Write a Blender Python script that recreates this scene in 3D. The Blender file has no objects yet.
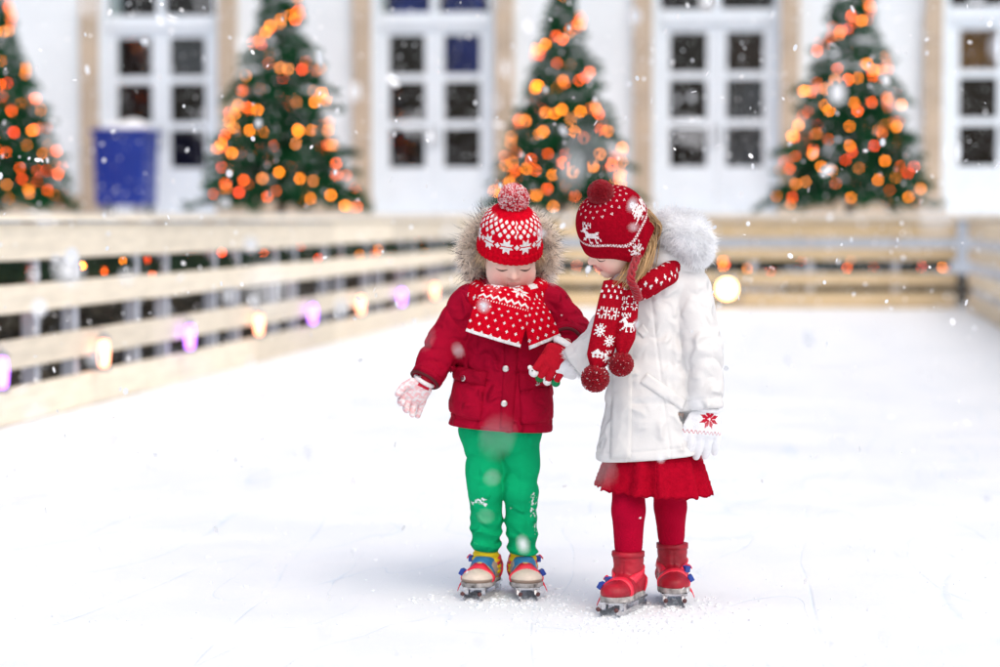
import bpy, math, random
import numpy as np
from mathutils import Vector, Matrix

# ------------------------------------------------------------------ camera
scene = bpy.context.scene
R_ = math.radians
YAW, PITCH, CAM_H = R_(7.5), R_(2.75), 0.94
cam_d = bpy.data.cameras.new('camera')
cam = bpy.data.objects.new('camera', cam_d)
scene.collection.objects.link(cam)
cam.location = (0, 0, CAM_H)
cam.rotation_euler = (math.pi / 2 - PITCH, 0, YAW)
cam_d.lens, cam_d.sensor_width, cam_d.clip_end = 85, 36, 2000
cam_d.dof.use_dof = True
cam_d.dof.focus_distance = 5.66
cam_d.dof.aperture_fstop = 2.25
scene.camera = cam
# ------------------------------------------------------------------ sky and sun (overcast snow light)
world = bpy.data.worlds.new('World')
scene.world = world
world.use_nodes = True
wn = world.node_tree
bg = wn.nodes['Background']
sky = wn.nodes.new('ShaderNodeTexSky')
sky.sky_type = 'NISHITA'
sky.sun_disc = False
SUN_EL, SUN_AZ = R_(58), R_(140)          # azimuth from +Y, clockwise: behind and right of the camera
sky.sun_elevation, sky.sun_rotation = SUN_EL, SUN_AZ
sky.dust_density, sky.air_density, sky.ozone_density = 4.0, 1.0, 0.0
wn.links.new(sky.outputs[0], bg.inputs[0])
bg.inputs[1].default_value = 0.13
sun_d = bpy.data.lights.new('sun', 'SUN')
sun = bpy.data.objects.new('sun', sun_d)
scene.collection.objects.link(sun)
sun_d.energy, sun_d.angle, sun_d.color = 1.5, R_(95), (1.0, 0.96, 0.90)
sd = Vector((math.sin(SUN_AZ) * math.cos(SUN_EL), math.cos(SUN_AZ) * math.cos(SUN_EL), math.sin(SUN_EL)))
sun.rotation_euler = sd.to_track_quat('Z', 'Y').to_euler()
sun.location = sd * 40
vs = scene.view_settings
vs.view_transform, vs.look, vs.exposure, vs.gamma = 'Standard', 'None', 0.22, 1.0
scene.render.engine = 'CYCLES'
scene.cycles.use_denoising = True
scene.cycles.max_bounces = 8
scene.cycles.diffuse_bounces = 6
scene.cycles.sample_clamp_indirect = 3.0

rng = np.random.default_rng(7)
random.seed(7)
COL = scene.collection

# ------------------------------------------------------------------ pixel helpers (photo 1000 x 667)
FPX = 85 / 36 * 1000
cm = cam.rotation_euler.to_matrix()
def ray(px, py):
    return cm @ Vector(((px - 500) / FPX, (333.5 - py) / FPX, -1))
def hit(px, py, axis, val):
    d = ray(px, py); o = Vector(cam.location)
    return o + d * ((val - o[axis]) / d[axis])

# ------------------------------------------------------------------ object helpers
def link(name, me, parent=None, mat=None):
    o = bpy.data.objects.new(name, me)
    COL.objects.link(o)
    if mat is not None and me is not None and not me.materials: me.materials.append(mat)
    if parent is not None: o.parent = parent
    return o
def tag(o, label, cat, group=None):
    o['label'] = label; o['category'] = cat
    if group: o['group'] = group
    return o
def thing(name, label, cat, loc=(0, 0, 0), rz=0.0, group=None):
    o = link(name, None); o.location = loc; o.rotation_euler = (0, 0, rz)
    return tag(o, label, cat, group)
def mesh(name, verts, faces, smooth=False, vcol=None, fcol=None):
    me = bpy.data.meshes.new(name)
    verts = np.asarray(verts, np.float32)
    if isinstance(faces, np.ndarray):
        n, k = faces.shape
        me.vertices.add(len(verts)); me.vertices.foreach_set('co', verts.ravel())
        me.loops.add(n * k); me.loops.foreach_set('vertex_index', faces.astype(np.int32).ravel())
        me.polygons.add(n)
        me.polygons.foreach_set('loop_start', np.arange(0, n * k, k, dtype=np.int32))
        me.update(calc_edges=True)
    else:
        me.from_pydata([tuple(map(float, v)) for v in verts], [], faces)
    if smooth: me.polygons.foreach_set('use_smooth', np.ones(len(me.polygons), bool))
    if vcol is not None:
        a = me.color_attributes.new('Col', 'FLOAT_COLOR', 'POINT')
        c = np.ones((len(verts), 4), np.float32); c[:, :3] = vcol
        a.data.foreach_set('color', c.ravel())
    if fcol is not None:
        a = me.color_attributes.new('Col', 'FLOAT_COLOR', 'CORNER')
        tot = np.zeros(len(me.polygons), np.int32); me.polygons.foreach_get('loop_total', tot)
        c = np.ones((tot.sum(), 4), np.float32); c[:, :3] = np.repeat(np.asarray(fcol, np.float32), tot, axis=0)
        a.data.foreach_set('color', c.ravel())
    me.update()
    return me
BOXF = [(0, 3, 2, 1), (4, 5, 6, 7), (0, 1, 5, 4), (1, 2, 6, 5), (2, 3, 7, 6), (3, 0, 4, 7)]
def box_vf(x0, x1, y0, y1, z0, z1):
    return [(x0, y0, z0), (x1, y0, z0), (x1, y1, z0), (x0, y1, z0), (x0, y0, z1), (x1, y0, z1), (x1, y1, z1), (x0, y1, z1)], BOXF
def box(name, x0, x1, y0, y1, z0, z1, mat, parent=None, bevel=0.0):
    v, f = box_vf(x0, x1, y0, y1, z0, z1)
    me = mesh(name, v, f)
    if bevel: bevel_me(me, bevel)
    return link(name, me, parent, mat)
import bmesh
def bevel_me(me, w, seg=2):
    bm = bmesh.new(); bm.from_mesh(me)
    bmesh.ops.bevel(bm, geom=bm.edges[:], offset=w, segments=seg, profile=0.6, affect='EDGES')
    bm.to_mesh(me); bm.free()
def join_vf(parts):
    V, F, n = [], [], 0
    for v, f in parts:
        V += list(v); F += [tuple(i + n for i in q) for q in f]; n += len(v)
    return V, F
def lathe(profile, n=24, axis='z'):
    V, F = [], []
    for r, z in profile:
        for i in range(n):
            a = 2 * math.pi * i / n; V.append((r * math.cos(a), r * math.sin(a), z))
    m = len(profile)
    for j in range(m - 1):
        for i in range(n):
            F.append((j * n + i, j * n + (i + 1) % n, (j + 1) * n + (i + 1) % n, (j + 1) * n + i))
    F.append(tuple(range(n))[::-1]); F.append(tuple((m - 1) * n + i for i in range(n)))
    return V, F
def tube(path, rad, n=8):
    path = np.asarray(path, float); m = len(path)
    rad = np.broadcast_to(np.asarray(rad, float), (m,))
    T = np.gradient(path, axis=0); T /= np.linalg.norm(T, axis=1, keepdims=True) + 1e-9
    up = np.array([0, 0, 1.0]) if abs(T[0, 2]) < .9 else np.array([1.0, 0, 0])
    V, F = [], []
    A = np.cross(T[0], up); A /= np.linalg.norm(A)
    for i in range(m):
        A = A - T[i] * A.dot(T[i]); A /= np.linalg.norm(A) + 1e-9
        Bv = np.cross(T[i], A)
        for k in range(n):
            a = 2 * math.pi * k / n
            V.append(path[i] + rad[i] * (math.cos(a) * A + math.sin(a) * Bv))
    for i in range(m - 1):
        for k in range(n):
            F.append((i * n + k, i * n + (k + 1) % n, (i + 1) * n + (k + 1) % n, (i + 1) * n + k))
    F.append(tuple(range(n))[::-1]); F.append(tuple((m - 1) * n + k for k in range(n)))
    return V, F
def ico(sub=1):
    bm = bmesh.new(); bmesh.ops.create_icosphere(bm, subdivisions=sub, radius=1)
    v = np.array([tuple(q.co) for q in bm.verts]); f = np.array([[q.index for q in p.verts] for p in bm.faces]); bm.free()
    return v, f
def spline(pts, n):
    pts = np.asarray(pts, float)
    if len(pts) == 2: return pts[0] + (pts[1] - pts[0]) * np.linspace(0, 1, n)[:, None]
    P = np.vstack([2 * pts[0] - pts[1], pts, 2 * pts[-1] - pts[-2]])
    out = []
    for u in np.linspace(0, len(pts) - 1 - 1e-6, n):
        i = int(u); t = u - i; a, b, c, d = P[i:i + 4]
        out.append(.5 * ((2 * b) + (-a + c) * t + (2 * a - 5 * b + 4 * c - d) * t * t + (-a + 3 * b - 3 * c + d) * t ** 3))
    return np.array(out)

# ------------------------------------------------------------------ materials
def mat(name, col, rough=.6, var=.0, vscale=8., bump=0., bscale=60., metal=0., spec=.4, sheen=0., vcol=False, coat=0., rnd=0., stretch=None, emit=None, estr=0., sss=0., trans=0., bump2=0., b2scale=8., crease=False):
    m = bpy.data.materials.new(name); m.use_nodes = True
    nt = m.node_tree; N, L = nt.nodes, nt.links
    p = N['Principled BSDF']
    p.inputs['Roughness'].default_value = rough
    p.inputs['Metallic'].default_value = metal
    p.inputs['Specular IOR Level'].default_value = spec
    p.inputs['Sheen Weight'].default_value = sheen
    p.inputs['Coat Weight'].default_value = coat
    p.inputs['Subsurface Weight'].default_value = sss
    p.inputs['Subsurface Radius'].default_value = (.012, .005, .003)
    p.inputs['Transmission Weight'].default_value = trans
    if emit:
        p.inputs['Emission Color'].default_value = (*emit, 1); p.inputs['Emission Strength'].default_value = estr
    tc = N.new('ShaderNodeTexCoord'); src = tc.outputs['Object']
    if stretch:
        mp = N.new('ShaderNodeMapping'); mp.inputs['Scale'].default_value = stretch
        L.new(src, mp.inputs[0]); src = mp.outputs[0]
    if vcol:
        a = N.new('ShaderNodeVertexColor'); a.layer_name = 'Col'; cs = a.outputs[0]
    else:
        rgb = N.new('ShaderNodeRGB'); rgb.outputs[0].default_value = (*col, 1); cs = rgb.outputs[0]
    if var or rnd:
        hs = N.new('ShaderNodeHueSaturation'); L.new(cs, hs.inputs['Color'])
        val = None
        if var:
            nz = N.new('ShaderNodeTexNoise'); nz.inputs['Scale'].default_value = vscale; nz.inputs['Detail'].default_value = 5
            L.new(src, nz.inputs['Vector'])
            mr = N.new('ShaderNodeMapRange'); mr.inputs[1].default_value = .3; mr.inputs[2].default_value = .7
            mr.inputs[3].default_value = 1 - var; mr.inputs[4].default_value = 1 + var
            L.new(nz.outputs[0], mr.inputs[0]); val = mr.outputs[0]
        if rnd:
            oi = N.new('ShaderNodeObjectInfo')
            m2 = N.new('ShaderNodeMapRange'); m2.inputs[3].default_value = 1 - rnd; m2.inputs[4].default_value = 1 + rnd
            L.new(oi.outputs['Random'], m2.inputs[0])
            if val is None: val = m2.outputs[0]
            else:
                mu = N.new('ShaderNodeMath'); mu.operation = 'MULTIPLY'; L.new(val, mu.inputs[0]); L.new(m2.outputs[0], mu.inputs[1]); val = mu.outputs[0]
        L.new(val, hs.inputs['Value']); cs = hs.outputs[0]
    L.new(cs, p.inputs['Base Color'])
    prev = None
    for s_, sc_ in ((bump, bscale), (bump2, b2scale)):
        if not s_: continue
        nb = N.new('ShaderNodeTexNoise'); nb.inputs['Scale'].default_value = sc_; nb.inputs['Detail'].default_value = 3
        if crease and sc_ == b2scale:
            nb.noise_type = 'RIDGED_MULTIFRACTAL'; nb.inputs['Detail'].default_value = 1.2; nb.inputs['Distortion'].default_value = .6
        L.new(src, nb.inputs['Vector'])
        b = N.new('ShaderNodeBump'); b.inputs['Strength'].default_value = s_; b.inputs['Distance'].default_value = .02 if sc_ < 30 else .004
        L.new(nb.outputs[0], b.inputs['Height'])
        if prev: L.new(prev, b.inputs['Normal'])
        prev = b.outputs[0]
    if prev: L.new(prev, p.inputs['Normal'])
    return m

def emis(name, col, strength):
    m = bpy.data.materials.new(name); m.use_nodes = True
    p = m.node_tree.nodes['Principled BSDF']
    p.inputs['Base Color'].default_value = (*[c * .6 for c in col], 1)
    p.inputs['Emission Color'].default_value = (*col, 1)
    p.inputs['Emission Strength'].default_value = strength
    return m

M = {}
M['snow'] = mat('snow', (.88, .91, .94), .65, .04, 1.5, .5, 120, spec=.2, bump2=.3, b2scale=6)
M['plaster'] = mat('white_plaster', (.79, .85, .89), .8, .05, 1.2, .15, 40, spec=.2)
M['stone'] = mat('beige_stone', (.52, .43, .33), .8, .12, 2.5, .2, 30, spec=.2)
M['grey_plaster'] = mat('grey_plaster', (.40, .44, .50), .85, .12, 1.5, .2, 30, spec=.2)
M['door_paint'] = mat('white_door_paint', (.77, .85, .92), .45, .03, 3, spec=.4)
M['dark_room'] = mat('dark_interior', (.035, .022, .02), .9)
M['metal'] = mat('steel', (.55, .56, .58), .3, .1, 20, metal=1.)
M['grey_metal'] = mat('grey_metal', (.35, .36, .38), .45, .1, 20, metal=.8)
M['pine'] = mat('pale_pine', (.82, .74, .60), .7, .12, 3.0, .25, 30, spec=.25, rnd=.13, stretch=(1, 9, 9))
M['pine_back'] = mat('honey_pine', (.60, .46, .28), .7, .16, 3.0, .25, 30, spec=.25, rnd=.13, stretch=(1, 9, 9))
M['pine_warm'] = mat('warm_pine', (.80, .66, .47), .7, .14, 3.0, .25, 30, spec=.25, rnd=.12, stretch=(1, 9, 9))
M['post'] = mat('blue_grey_post', (.50, .53, .60), .7, .1, 6, .2, 40, spec=.25, rnd=.1)
M['bark'] = mat('bark', (.07, .045, .03), .9, .3, 20, .6, 60)
M['needles'] = mat('fir_needles', (.012, .088, .032), .8, .35, 4, spec=.02)
M['garland'] = mat('garland_needles', (.020, .045, .022), .6, .4, 9, spec=.2)
M['hedge'] = mat('hedge_leaf', (.115, .110, .090), .7, .5, 7, spec=.15)
M['bin'] = mat('blue_plastic', (.008, .035, .30), .4, .08, 5, spec=.4)
M['wire'] = mat('dark_wire', (.01, .03, .015), .6)

# ================================================================== SETTING
XL, XR, YB = -3.62, 1.64, 25.3
def structure(o): o['kind'] = 'structure'; return o
g = 900.0
structure(link('ground', mesh('ground', [(-g, -g, -.02), (g, -g, -.02), (g, g, -.02), (-g, g, -.02)], [(0, 1, 2, 3)]), None, M['snow']))

# ---- the ice: white, powdered, with fine skate cuts
mi = bpy.data.materials.new('rink_ice'); mi.use_nodes = True
N, L = mi.node_tree.nodes, mi.node_tree.links
pb = N['Principled BSDF']; pb.inputs['Specular IOR Level'].default_value = .3
tc = N.new('ShaderNodeTexCoord')
def cuts(rot, scale, dist, thr):
    mp = N.new('ShaderNodeMapping'); mp.inputs['Rotation'].default_value = (0, 0, rot); mp.inputs['Scale'].default_value = (scale, scale * .22, 1)
    L.new(tc.outputs['Object'], mp.inputs[0])
    w = N.new('ShaderNodeTexNoise'); w.inputs['Scale'].default_value = 1.0; w.inputs['Detail'].default_value = 1.5; w.inputs['Distortion'].default_value = dist
    L.new(mp.outputs[0], w.inputs['Vector'])
    s = N.new('ShaderNodeMath'); s.operation = 'SUBTRACT'; s.inputs[1].default_value = .5; L.new(w.outputs[0], s.inputs[0])
    a = N.new('ShaderNodeMath'); a.operation = 'ABSOLUTE'; L.new(s.outputs[0], a.inputs[0])
    r = N.new('ShaderNodeMapRange'); r.inputs[1].default_value = 0; r.inputs[2].default_value = thr; r.inputs[3].default_value = 1; r.inputs[4].default_value = 0
    L.new(a.outputs[0], r.inputs[0]); return r.outputs[0]
acc = None
for args in ((.3, 1.3, .8, .006), (1.4, 1.7, 1.2, .005), (2.3, 1.1, .6, .004)):
    c = cuts(*args)
    if acc is None: acc = c
    else:
        mx = N.new('ShaderNodeMath'); mx.operation = 'MAXIMUM'; L.new(acc, mx.inputs[0]); L.new(c, mx.inputs[1]); acc = mx.outputs[0]
nz = N.new('ShaderNodeTexNoise'); nz.inputs['Scale'].default_value = 1.6; nz.inputs['Detail'].default_value = 8; nz.inputs['Roughness'].default_value = .7
L.new(tc.outputs['Object'], nz.inputs['Vector'])
msk = N.new('ShaderNodeMapRange'); msk.inputs[1].default_value = .42; msk.inputs[2].default_value = .6; L.new(nz.outputs[0], msk.inputs[0])
mm = N.new('ShaderNodeMath'); mm.operation = 'MULTIPLY'; L.new(acc, mm.inputs[0]); L.new(msk.outputs[0], mm.inputs[1])
mixn = N.new('ShaderNodeMix'); mixn.data_type = 'RGBA'
mixn.inputs[6].default_value = (.87, .895, .92, 1); mixn.inputs[7].default_value = (.80, .88, .94, 1)
L.new(msk.outputs[0], mixn.inputs[0]); 
m2 = N.new('ShaderNodeMath'); m2.operation = 'MULTIPLY'; m2.inputs[1].default_value = .22; L.new(msk.outputs[0], m2.inputs[0]); L.new(m2.outputs[0], mixn.inputs[0])
mixc = N.new('ShaderNodeMix'); mixc.data_type = 'RGBA'; mixc.inputs[7].default_value = (.74, .82, .90, 1)
L.new(mm.outputs[0], mixc.inputs[0]); L.new(mixn.outputs[2], mixc.inputs[6]); L.new(mixc.outputs[2], pb.inputs['Base Color'])
rr = N.new('ShaderNodeMapRange'); rr.inputs[3].default_value = .65; rr.inputs[4].default_value = .42; L.new(msk.outputs[0], rr.inputs[0]); L.new(rr.outputs[0], pb.inputs['Roughness'])
nf = N.new('ShaderNodeTexNoise'); nf.inputs['Scale'].default_value = 45; nf.inputs['Detail'].default_value = 6; L.new(tc.outputs['Object'], nf.inputs['Vector'])
hh = N.new('ShaderNodeMath'); hh.operation = 'SUBTRACT'; L.new(nf.outputs[0], hh.inputs[0]); L.new(mm.outputs[0], hh.inputs[1])
bp = N.new('ShaderNodeBump'); bp.inputs['Strength'].default_value = .35; bp.inputs['Distance'].default_value = .006
L.new(hh.outputs[0], bp.inputs['Height']); L.new(bp.outputs[0], pb.inputs['Normal'])
structure(link('rink_ice', mesh('rink_ice', [(XL - .01, -8, 0), (XR + .01, -8, 0), (XR + .01, YB + .01, 0), (XL - .01, YB + .01, 0)], [(0, 1, 2, 3)]), None, mi))

M['coping'] = mat('snowy_coping', (.66, .62, .56), .8, .15, 3, .3, 40, spec=.15)
# ---- raised terrace in front of the building
TZ, TY, FY = 1.02, 28.6, 33.6
tr = structure(box('terrace', -30, 22, TY, FY + .4, -.02, TZ - .07, M['grey_plaster']))
for i in range(34):
    box('coping_stone', -30 + i * 1.5 + .004, -30 + (i + 1) * 1.5 - .004, TY - .06, TY + .5, TZ - .07 + .002, TZ, M['coping'], tr, .008)
box('terrace_snow', -30, 22, TY + .5, FY + .3, TZ - .072, TZ - .003, M['snow'], tr)

# ---- building
def glass_mat():
    m = bpy.data.materials.new('window_glass'); m.use_nodes = True
    N, L = m.node_tree.nodes, m.node_tree.links
    N.remove(N['Principled BSDF']); out = N['Material Output']
    t = N.new('ShaderNodeBsdfTransparent'); t.inputs[0].default_value = (.8, .82, .84, 1)
    gl = N.new('ShaderNodeBsdfGlossy'); gl.inputs['Roughness'].default_value = .03
    fr = N.new('ShaderNodeFresnel'); fr.inputs[0].default_value = 1.45
    mx = N.new('ShaderNodeMixShader'); L.new(fr.outputs[0], mx.inputs[0]); L.new(t.outputs[0], mx.inputs[1]); L.new(gl.outputs[0], mx.inputs[2])
    L.new(mx.outputs[0], out.inputs[0]); return m
M['glass'] = glass_mat()
M['blue_curtain'] = mat('blue_blind', (.02, .06, .40), .8, .5, 3)  # pane tints: reflections and lit interior put into the colour
M['amber_curtain'] = mat('amber_blind', (.55, .26, .06), .8, .35, 3)
M['grey_curtain'] = mat('grey_curtain', (.30, .31, .31), .8, .35, 3)
M['brown_curtain'] = mat('brown_drape', (.07, .035, .03), .9, .5, 2)
bld = thing('building', 'long white palace facade with tall paned double doors and beige pilasters', 'building', (0, FY, 0))
DX = [hit(px, 150, 1, FY).x for px in (160, 435.5, 716, 999)]
step = (DX[2] - DX[0]) / 2
DX = [DX[0] + k * step for k in range(4)]
OW, OT, WT = .90, 4.86, 6.6     # opening half width, opening top, wall top
edges = [-30.0] + [v for x in DX for v in (x - OW, x + OW)] + [22.0]
for i in range(0, len(edges), 2):
    box('wall', edges[i], edges[i + 1], 0, .4, TZ - .07, WT, M['plaster'], bld)
    a, b = edges[i], edges[i + 1]
    box('plinth', a + .3, b - .3, -.05, -.002, TZ - .06, TZ + .28, M['stone'], bld, .01)
for x in DX:
    box('lintel', x - OW, x + OW, 0.001, .4, OT, WT - .002, M['plaster'], bld)
    for s in (-1, 1):
        xa, xb = sorted((x + s * (OW + .002), x + s * (OW + .26)))
        pl = box('pilaster', xa, xb, -.11, -.001, TZ - .06, OT + .35, M['stone'], bld, .012)
        box('pilaster_base', xa - .03, xb + .03, -.14, -.004, TZ - .055, TZ + .22, M['stone'], pl, .012)
        for k in range(5):
            box('stone_block', xa - .004, xb + .004, -.122, -.106, TZ + .24 + k * .72 + .008, TZ + .24 + (k + 1) * .72 - .008, M['stone'], pl, .005)
    box('cornice', x - OW - .4, x + OW + .4, -.22, -.003, OT + .36, OT + .52, M['stone'], bld, .015)
box('roof', -30.3, 22.3, -.5, 6, WT + .002, WT + .25, M['grey_plaster'], bld)
rows = [(1.70, 2.26), (2.37, 2.93), (3.04, 3.60)]
TRN = (3.72, 3.92)          # transom bar, then the fanlight panes above it
pane_tints = {(0, 3): 'brown', (1, 3): 'blue_', (1, 2): '', (3, 2): 'amber'}
for di, x in enumerate(DX):
    parts = [box_vf(x - OW + .002, x - OW + .10, .06, .2, TZ - .06, OT), box_vf(x + OW - .10, x + OW - .002, .06, .2, TZ - .06, OT),
             box_vf(x - OW + .1, x + OW - .1, .062, .2, OT - .1, OT - .002), box_vf(x - OW + .1, x + OW - .1, .04, .2, *TRN),
             box_vf(x - .055, x + .055, .064, .198, TRN[1], OT - .1)]
    door = link('door', mesh('door_frame', *join_vf(parts)), bld, M['door_paint'])
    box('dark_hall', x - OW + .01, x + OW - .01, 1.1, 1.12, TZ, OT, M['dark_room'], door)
    lw = OW - .1
    for s in (-1, 1):
        c = x + s * lw / 2
        x0, x1 = c - lw / 2 + .003, c + lw / 2 - .003
        pw = .262
        parts = [box_vf(x0, c - pw, .09, .15, TZ, TRN[0] - .004), box_vf(c + pw, x1, .09, .15, TZ, TRN[0] - .004)]
        zz = [TZ] + [v for r in rows for v in r] + [TRN[0] - .004]
        for k in range(0, len(zz), 2):
            parts.append(box_vf(c - pw, c + pw, .092, .148, zz[k], zz[k + 1]))
        lf = link('door_leaf', mesh('door_leaf', *join_vf(parts)), door, M['door_paint'])
        box('raised_panel', c - .21, c + .21, .082, .0915, TZ + .12, 1.66, M['door_paint'], door, .006)
        allrows = rows + [(TRN[1] + .04, OT - .14)]
        for k, (za, zb) in enumerate(allrows):
            box('pane', c - pw + .002 - (.03 if k == 3 else 0), c + pw - .002 + (.03 if k == 3 else 0), .118, .124, za + .001, zb - .001, M['glass'], door)
            key = (di, s, k)
            tint = {(1, 1, 2): 'blue_curtain', (1, 1, 3): 'blue_curtain', (1, -1, 3): 'blue_curtain', (3, -1, 2): 'amber_curtain', (3, -1, 3): 'brown_curtain',
                    (2, 1, 0): 'grey_curtain', (2, 1, 1): 'grey_curtain', (0, 1, 2): 'grey_curtain', (0, -1, 2): 'brown_curtain', (0, -1, 1): 'brown_curtain', (2, 1, 2): 'brown_curtain'}.get(key)
            if tint:
                n = 14; V, F = [], []
                for i in range(n + 1):
                    xx = c - pw - .02 + (2 * pw + .04) * i / n; yy = .30 + .025 * math.sin(i * 2.1)
                    V += [(xx, yy, za - .04), (xx, yy, zb + .04)]
                for i in range(n): F.append((2 * i, 2 * i + 2, 2 * i + 3, 2 * i + 1))
                link('curtain', mesh('curtain', V, F), door, M[tint])
        hx = x + s * .045
        hv = tube([(hx, .09, 2.0), (hx, .03, 2.0), (hx, .03, 2.28), (hx, .09, 2.28)], .012, 8)
        link('door_handle', mesh('door_handle', *hv), door, M['grey_metal'])

# ---- blue bin on the terrace with a cap of snow
bx0, bx1 = hit(100, 170, 1, 32.3).x, hit(152, 170, 1, 32.3).x
bc, bw = (bx0 + bx1) / 2, (bx1 - bx0) / 2
bn = thing('waste_bin', 'tall royal blue plastic bin capped with snow before the white door', 'bin', (bc, 32.3, TZ))
def taper(x, y, z0, z1, k):
    return [(-x * k, -y * k, z0), (x * k, -y * k, z0), (x * k, y * k, z0), (-x * k, y * k, z0), (-x, -y, z1), (x, -y, z1), (x, y, z1), (-x, y, z1)], BOXF
v, f = taper(bw, .36, .13, 1.12, .92); me = mesh('bin_body', v, f); bevel_me(me, .03, 3); link('body', me, bn, M['bin'])
for k in (-1, 0, 1):
    box('rib', k * .2 - .015, k * .2 + .015, -.365, -.335, .3, .95, M['bin'], bn, .004)
v, f = taper(bw + .03, .39, 1.12, 1.19, .99); me = mesh('bin_lid', v, f); bevel_me(me, .02, 3); link('lid', me, bn, M['bin'])
iv, jf = ico(3)
sv = iv * np.array([bw * .98, .37, .13]); sv[:, 2] = np.maximum(sv[:, 2], -.01) * (1 + .25 * np.sin(sv[:, 0] * 9 + sv[:, 1] * 7)) + 1.19
link('snow_cap', mesh('snow_cap', sv, jf, True), bn, M['snow'])
for s in (-1, 1):
    v, f = lathe([(.02, -.03), (.085, -.03), (.085, .03), (.02, .03)], 18)
    v = [(s * (bw - .09) + q[2], .2 + q[1], .085 + q[0]) for q in v]
    link('wheel', mesh('wheel', v, f), bn, M['wire'])
    box('foot', s * (bw - .13) - .05, s * (bw - .13) + .05, -.3, -.2, 0, .132, M['grey_metal'], bn, .005)
link('handle', mesh('handle', *tube([(-bw * .7, .36, 1.0), (-bw * .7, .44, 1.05), (bw * .7, .44, 1.05), (bw * .7, .36, 1.0)], .018, 8)), bn, M['bin'])

# ---- rink fences: pale horizontal planks on blue-grey posts
ROWS = [(.0, .165), (.25, .385), (.51, .64), (.755, .925)]
def fence(name, label, p0, p1, pine, posts, seg=2.6):
    p0, p1 = Vector(p0), Vector(p1); ln = (p1 - p0).length
    ft = thing(name, label, 'fence', p0, math.atan2(p1.y - p0.y, p1.x - p0.x))
    n = max(1, round(ln / seg)); w = ln / n
    for r, (za, zb) in enumerate(ROWS):
        for i in range(n):
            dz = random.uniform(-.006, .006) if r else random.uniform(.002, .01)
            o = box('plank', 0, w - .007, 0, .028 + random.uniform(-.003, .003), 0, zb - za, M[pine], ft, .004)
            o.location = (i * w, 0, za + dz)
    for i in range(n):
        o = box('cap_rail', 0, w - .006, -.03, .10, 0, .028, M[pine], ft, .004); o.location = (i * w, 0, .937)
    me = None
    for x in posts:
        if 0 < x < ln:
            o = box('post', -.035, .035, .033, .103, -.02, .934, M['post'], ft, .004) if me is None else link('post', me, ft)
            me = o.data; o.location = (x, 0, 0)
    return ft
lposts = [v + d for v in np.arange(-5, 26, 1.7) for d in (0, .6)]
fence('rink_fence', 'long pale plank fence with coloured lanterns along its lowest gap', (XL, 5.0, 0), (XL, YB + .12, 0), 'pine', [v + (10.76 - 5) % 1.7 - 1.7 for v in lposts])
fence('rink_fence', 'honey coloured plank fence closing the end of the rink', (XL + .11, YB + .02, 0), (XR - .11, YB + .02, 0), 'pine_back', [.4, 1.6, 2.9, 3.5, 4.4])
fence('rink_fence', 'pale plank fence without lanterns along the rink side', (XR, YB + .12, 0), (XR, 8.0, 0), 'pine_warm', [v + .3 for v in lposts])

# ---- planting behind the fences
def hedge(name, label, x0, x1, y0, y1, z1, n, lo=.0):
    P = np.stack([rng.uniform(x0, x1, n), rng.uniform(y0, y1, n), lo + (z1 - lo) * rng.uniform(0, 1, n) ** .8], 1)
    P[:, 2] *= 1 - .12 * (np.sin(P[:, 1] * 3.1 + P[:, 0] * 4) * .5 + .5)
    a = rng.normal(size=(n, 3)); a /= np.linalg.norm(a, axis=1, keepdims=True)
    b = np.cross(a, rng.normal(size=(n, 3))); b /= np.linalg.norm(b, axis=1, keepdims=True)
    s = rng.uniform(.018, .04, n)[:, None]
    V = np.stack([P - a * s * 1.6, P + b * s * .7, P + a * s * 1.6, P - b * s * .7], 1).reshape(-1, 3)
    F = np.arange(4 * n).reshape(-1, 4)
    h = thing(name, label, 'hedge', ((x0 + x1) / 2, (y0 + y1) / 2, -.02))
    V -= np.array([(x0 + x1) / 2, (y0 + y1) / 2, -.02])
    link('foliage', mesh('foliage', V, F), h, M['hedge'])
    parts = []
    for i in range(int(max(x1 - x0, y1 - y0) * 2.2)):
        bx, by = rng.uniform(x0, x1) - (x0 + x1) / 2, rng.uniform(y0, y1) - (y0 + y1) / 2
        parts.append(tube(spline([(bx, by, -.03), (bx + rng.normal() * .05, by, z1 * .4), (bx + rng.normal() * .1, by + rng.normal() * .1, z1 * .85)], 5), [.014, .012, .01, .007, .004], 5))
    link('stems', mesh('stems', *join_vf(parts)), h, M['bark'])['kind'] = 'stuff'
hedge('hedge', 'dark clipped hedge behind the lantern fence', XL - .95, XL - .35, 6, 26.5, .80, 26000)
hedge('hedge', 'low dark hedge behind the honey coloured end fence', XL + .2, XR + .6, 26.0, 26.5, .36, 7000)
hedge('hedge', 'dark hedge behind the fence without lanterns', XR + .35, XR + .9, 10, 25.6, .62, 12000)

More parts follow.
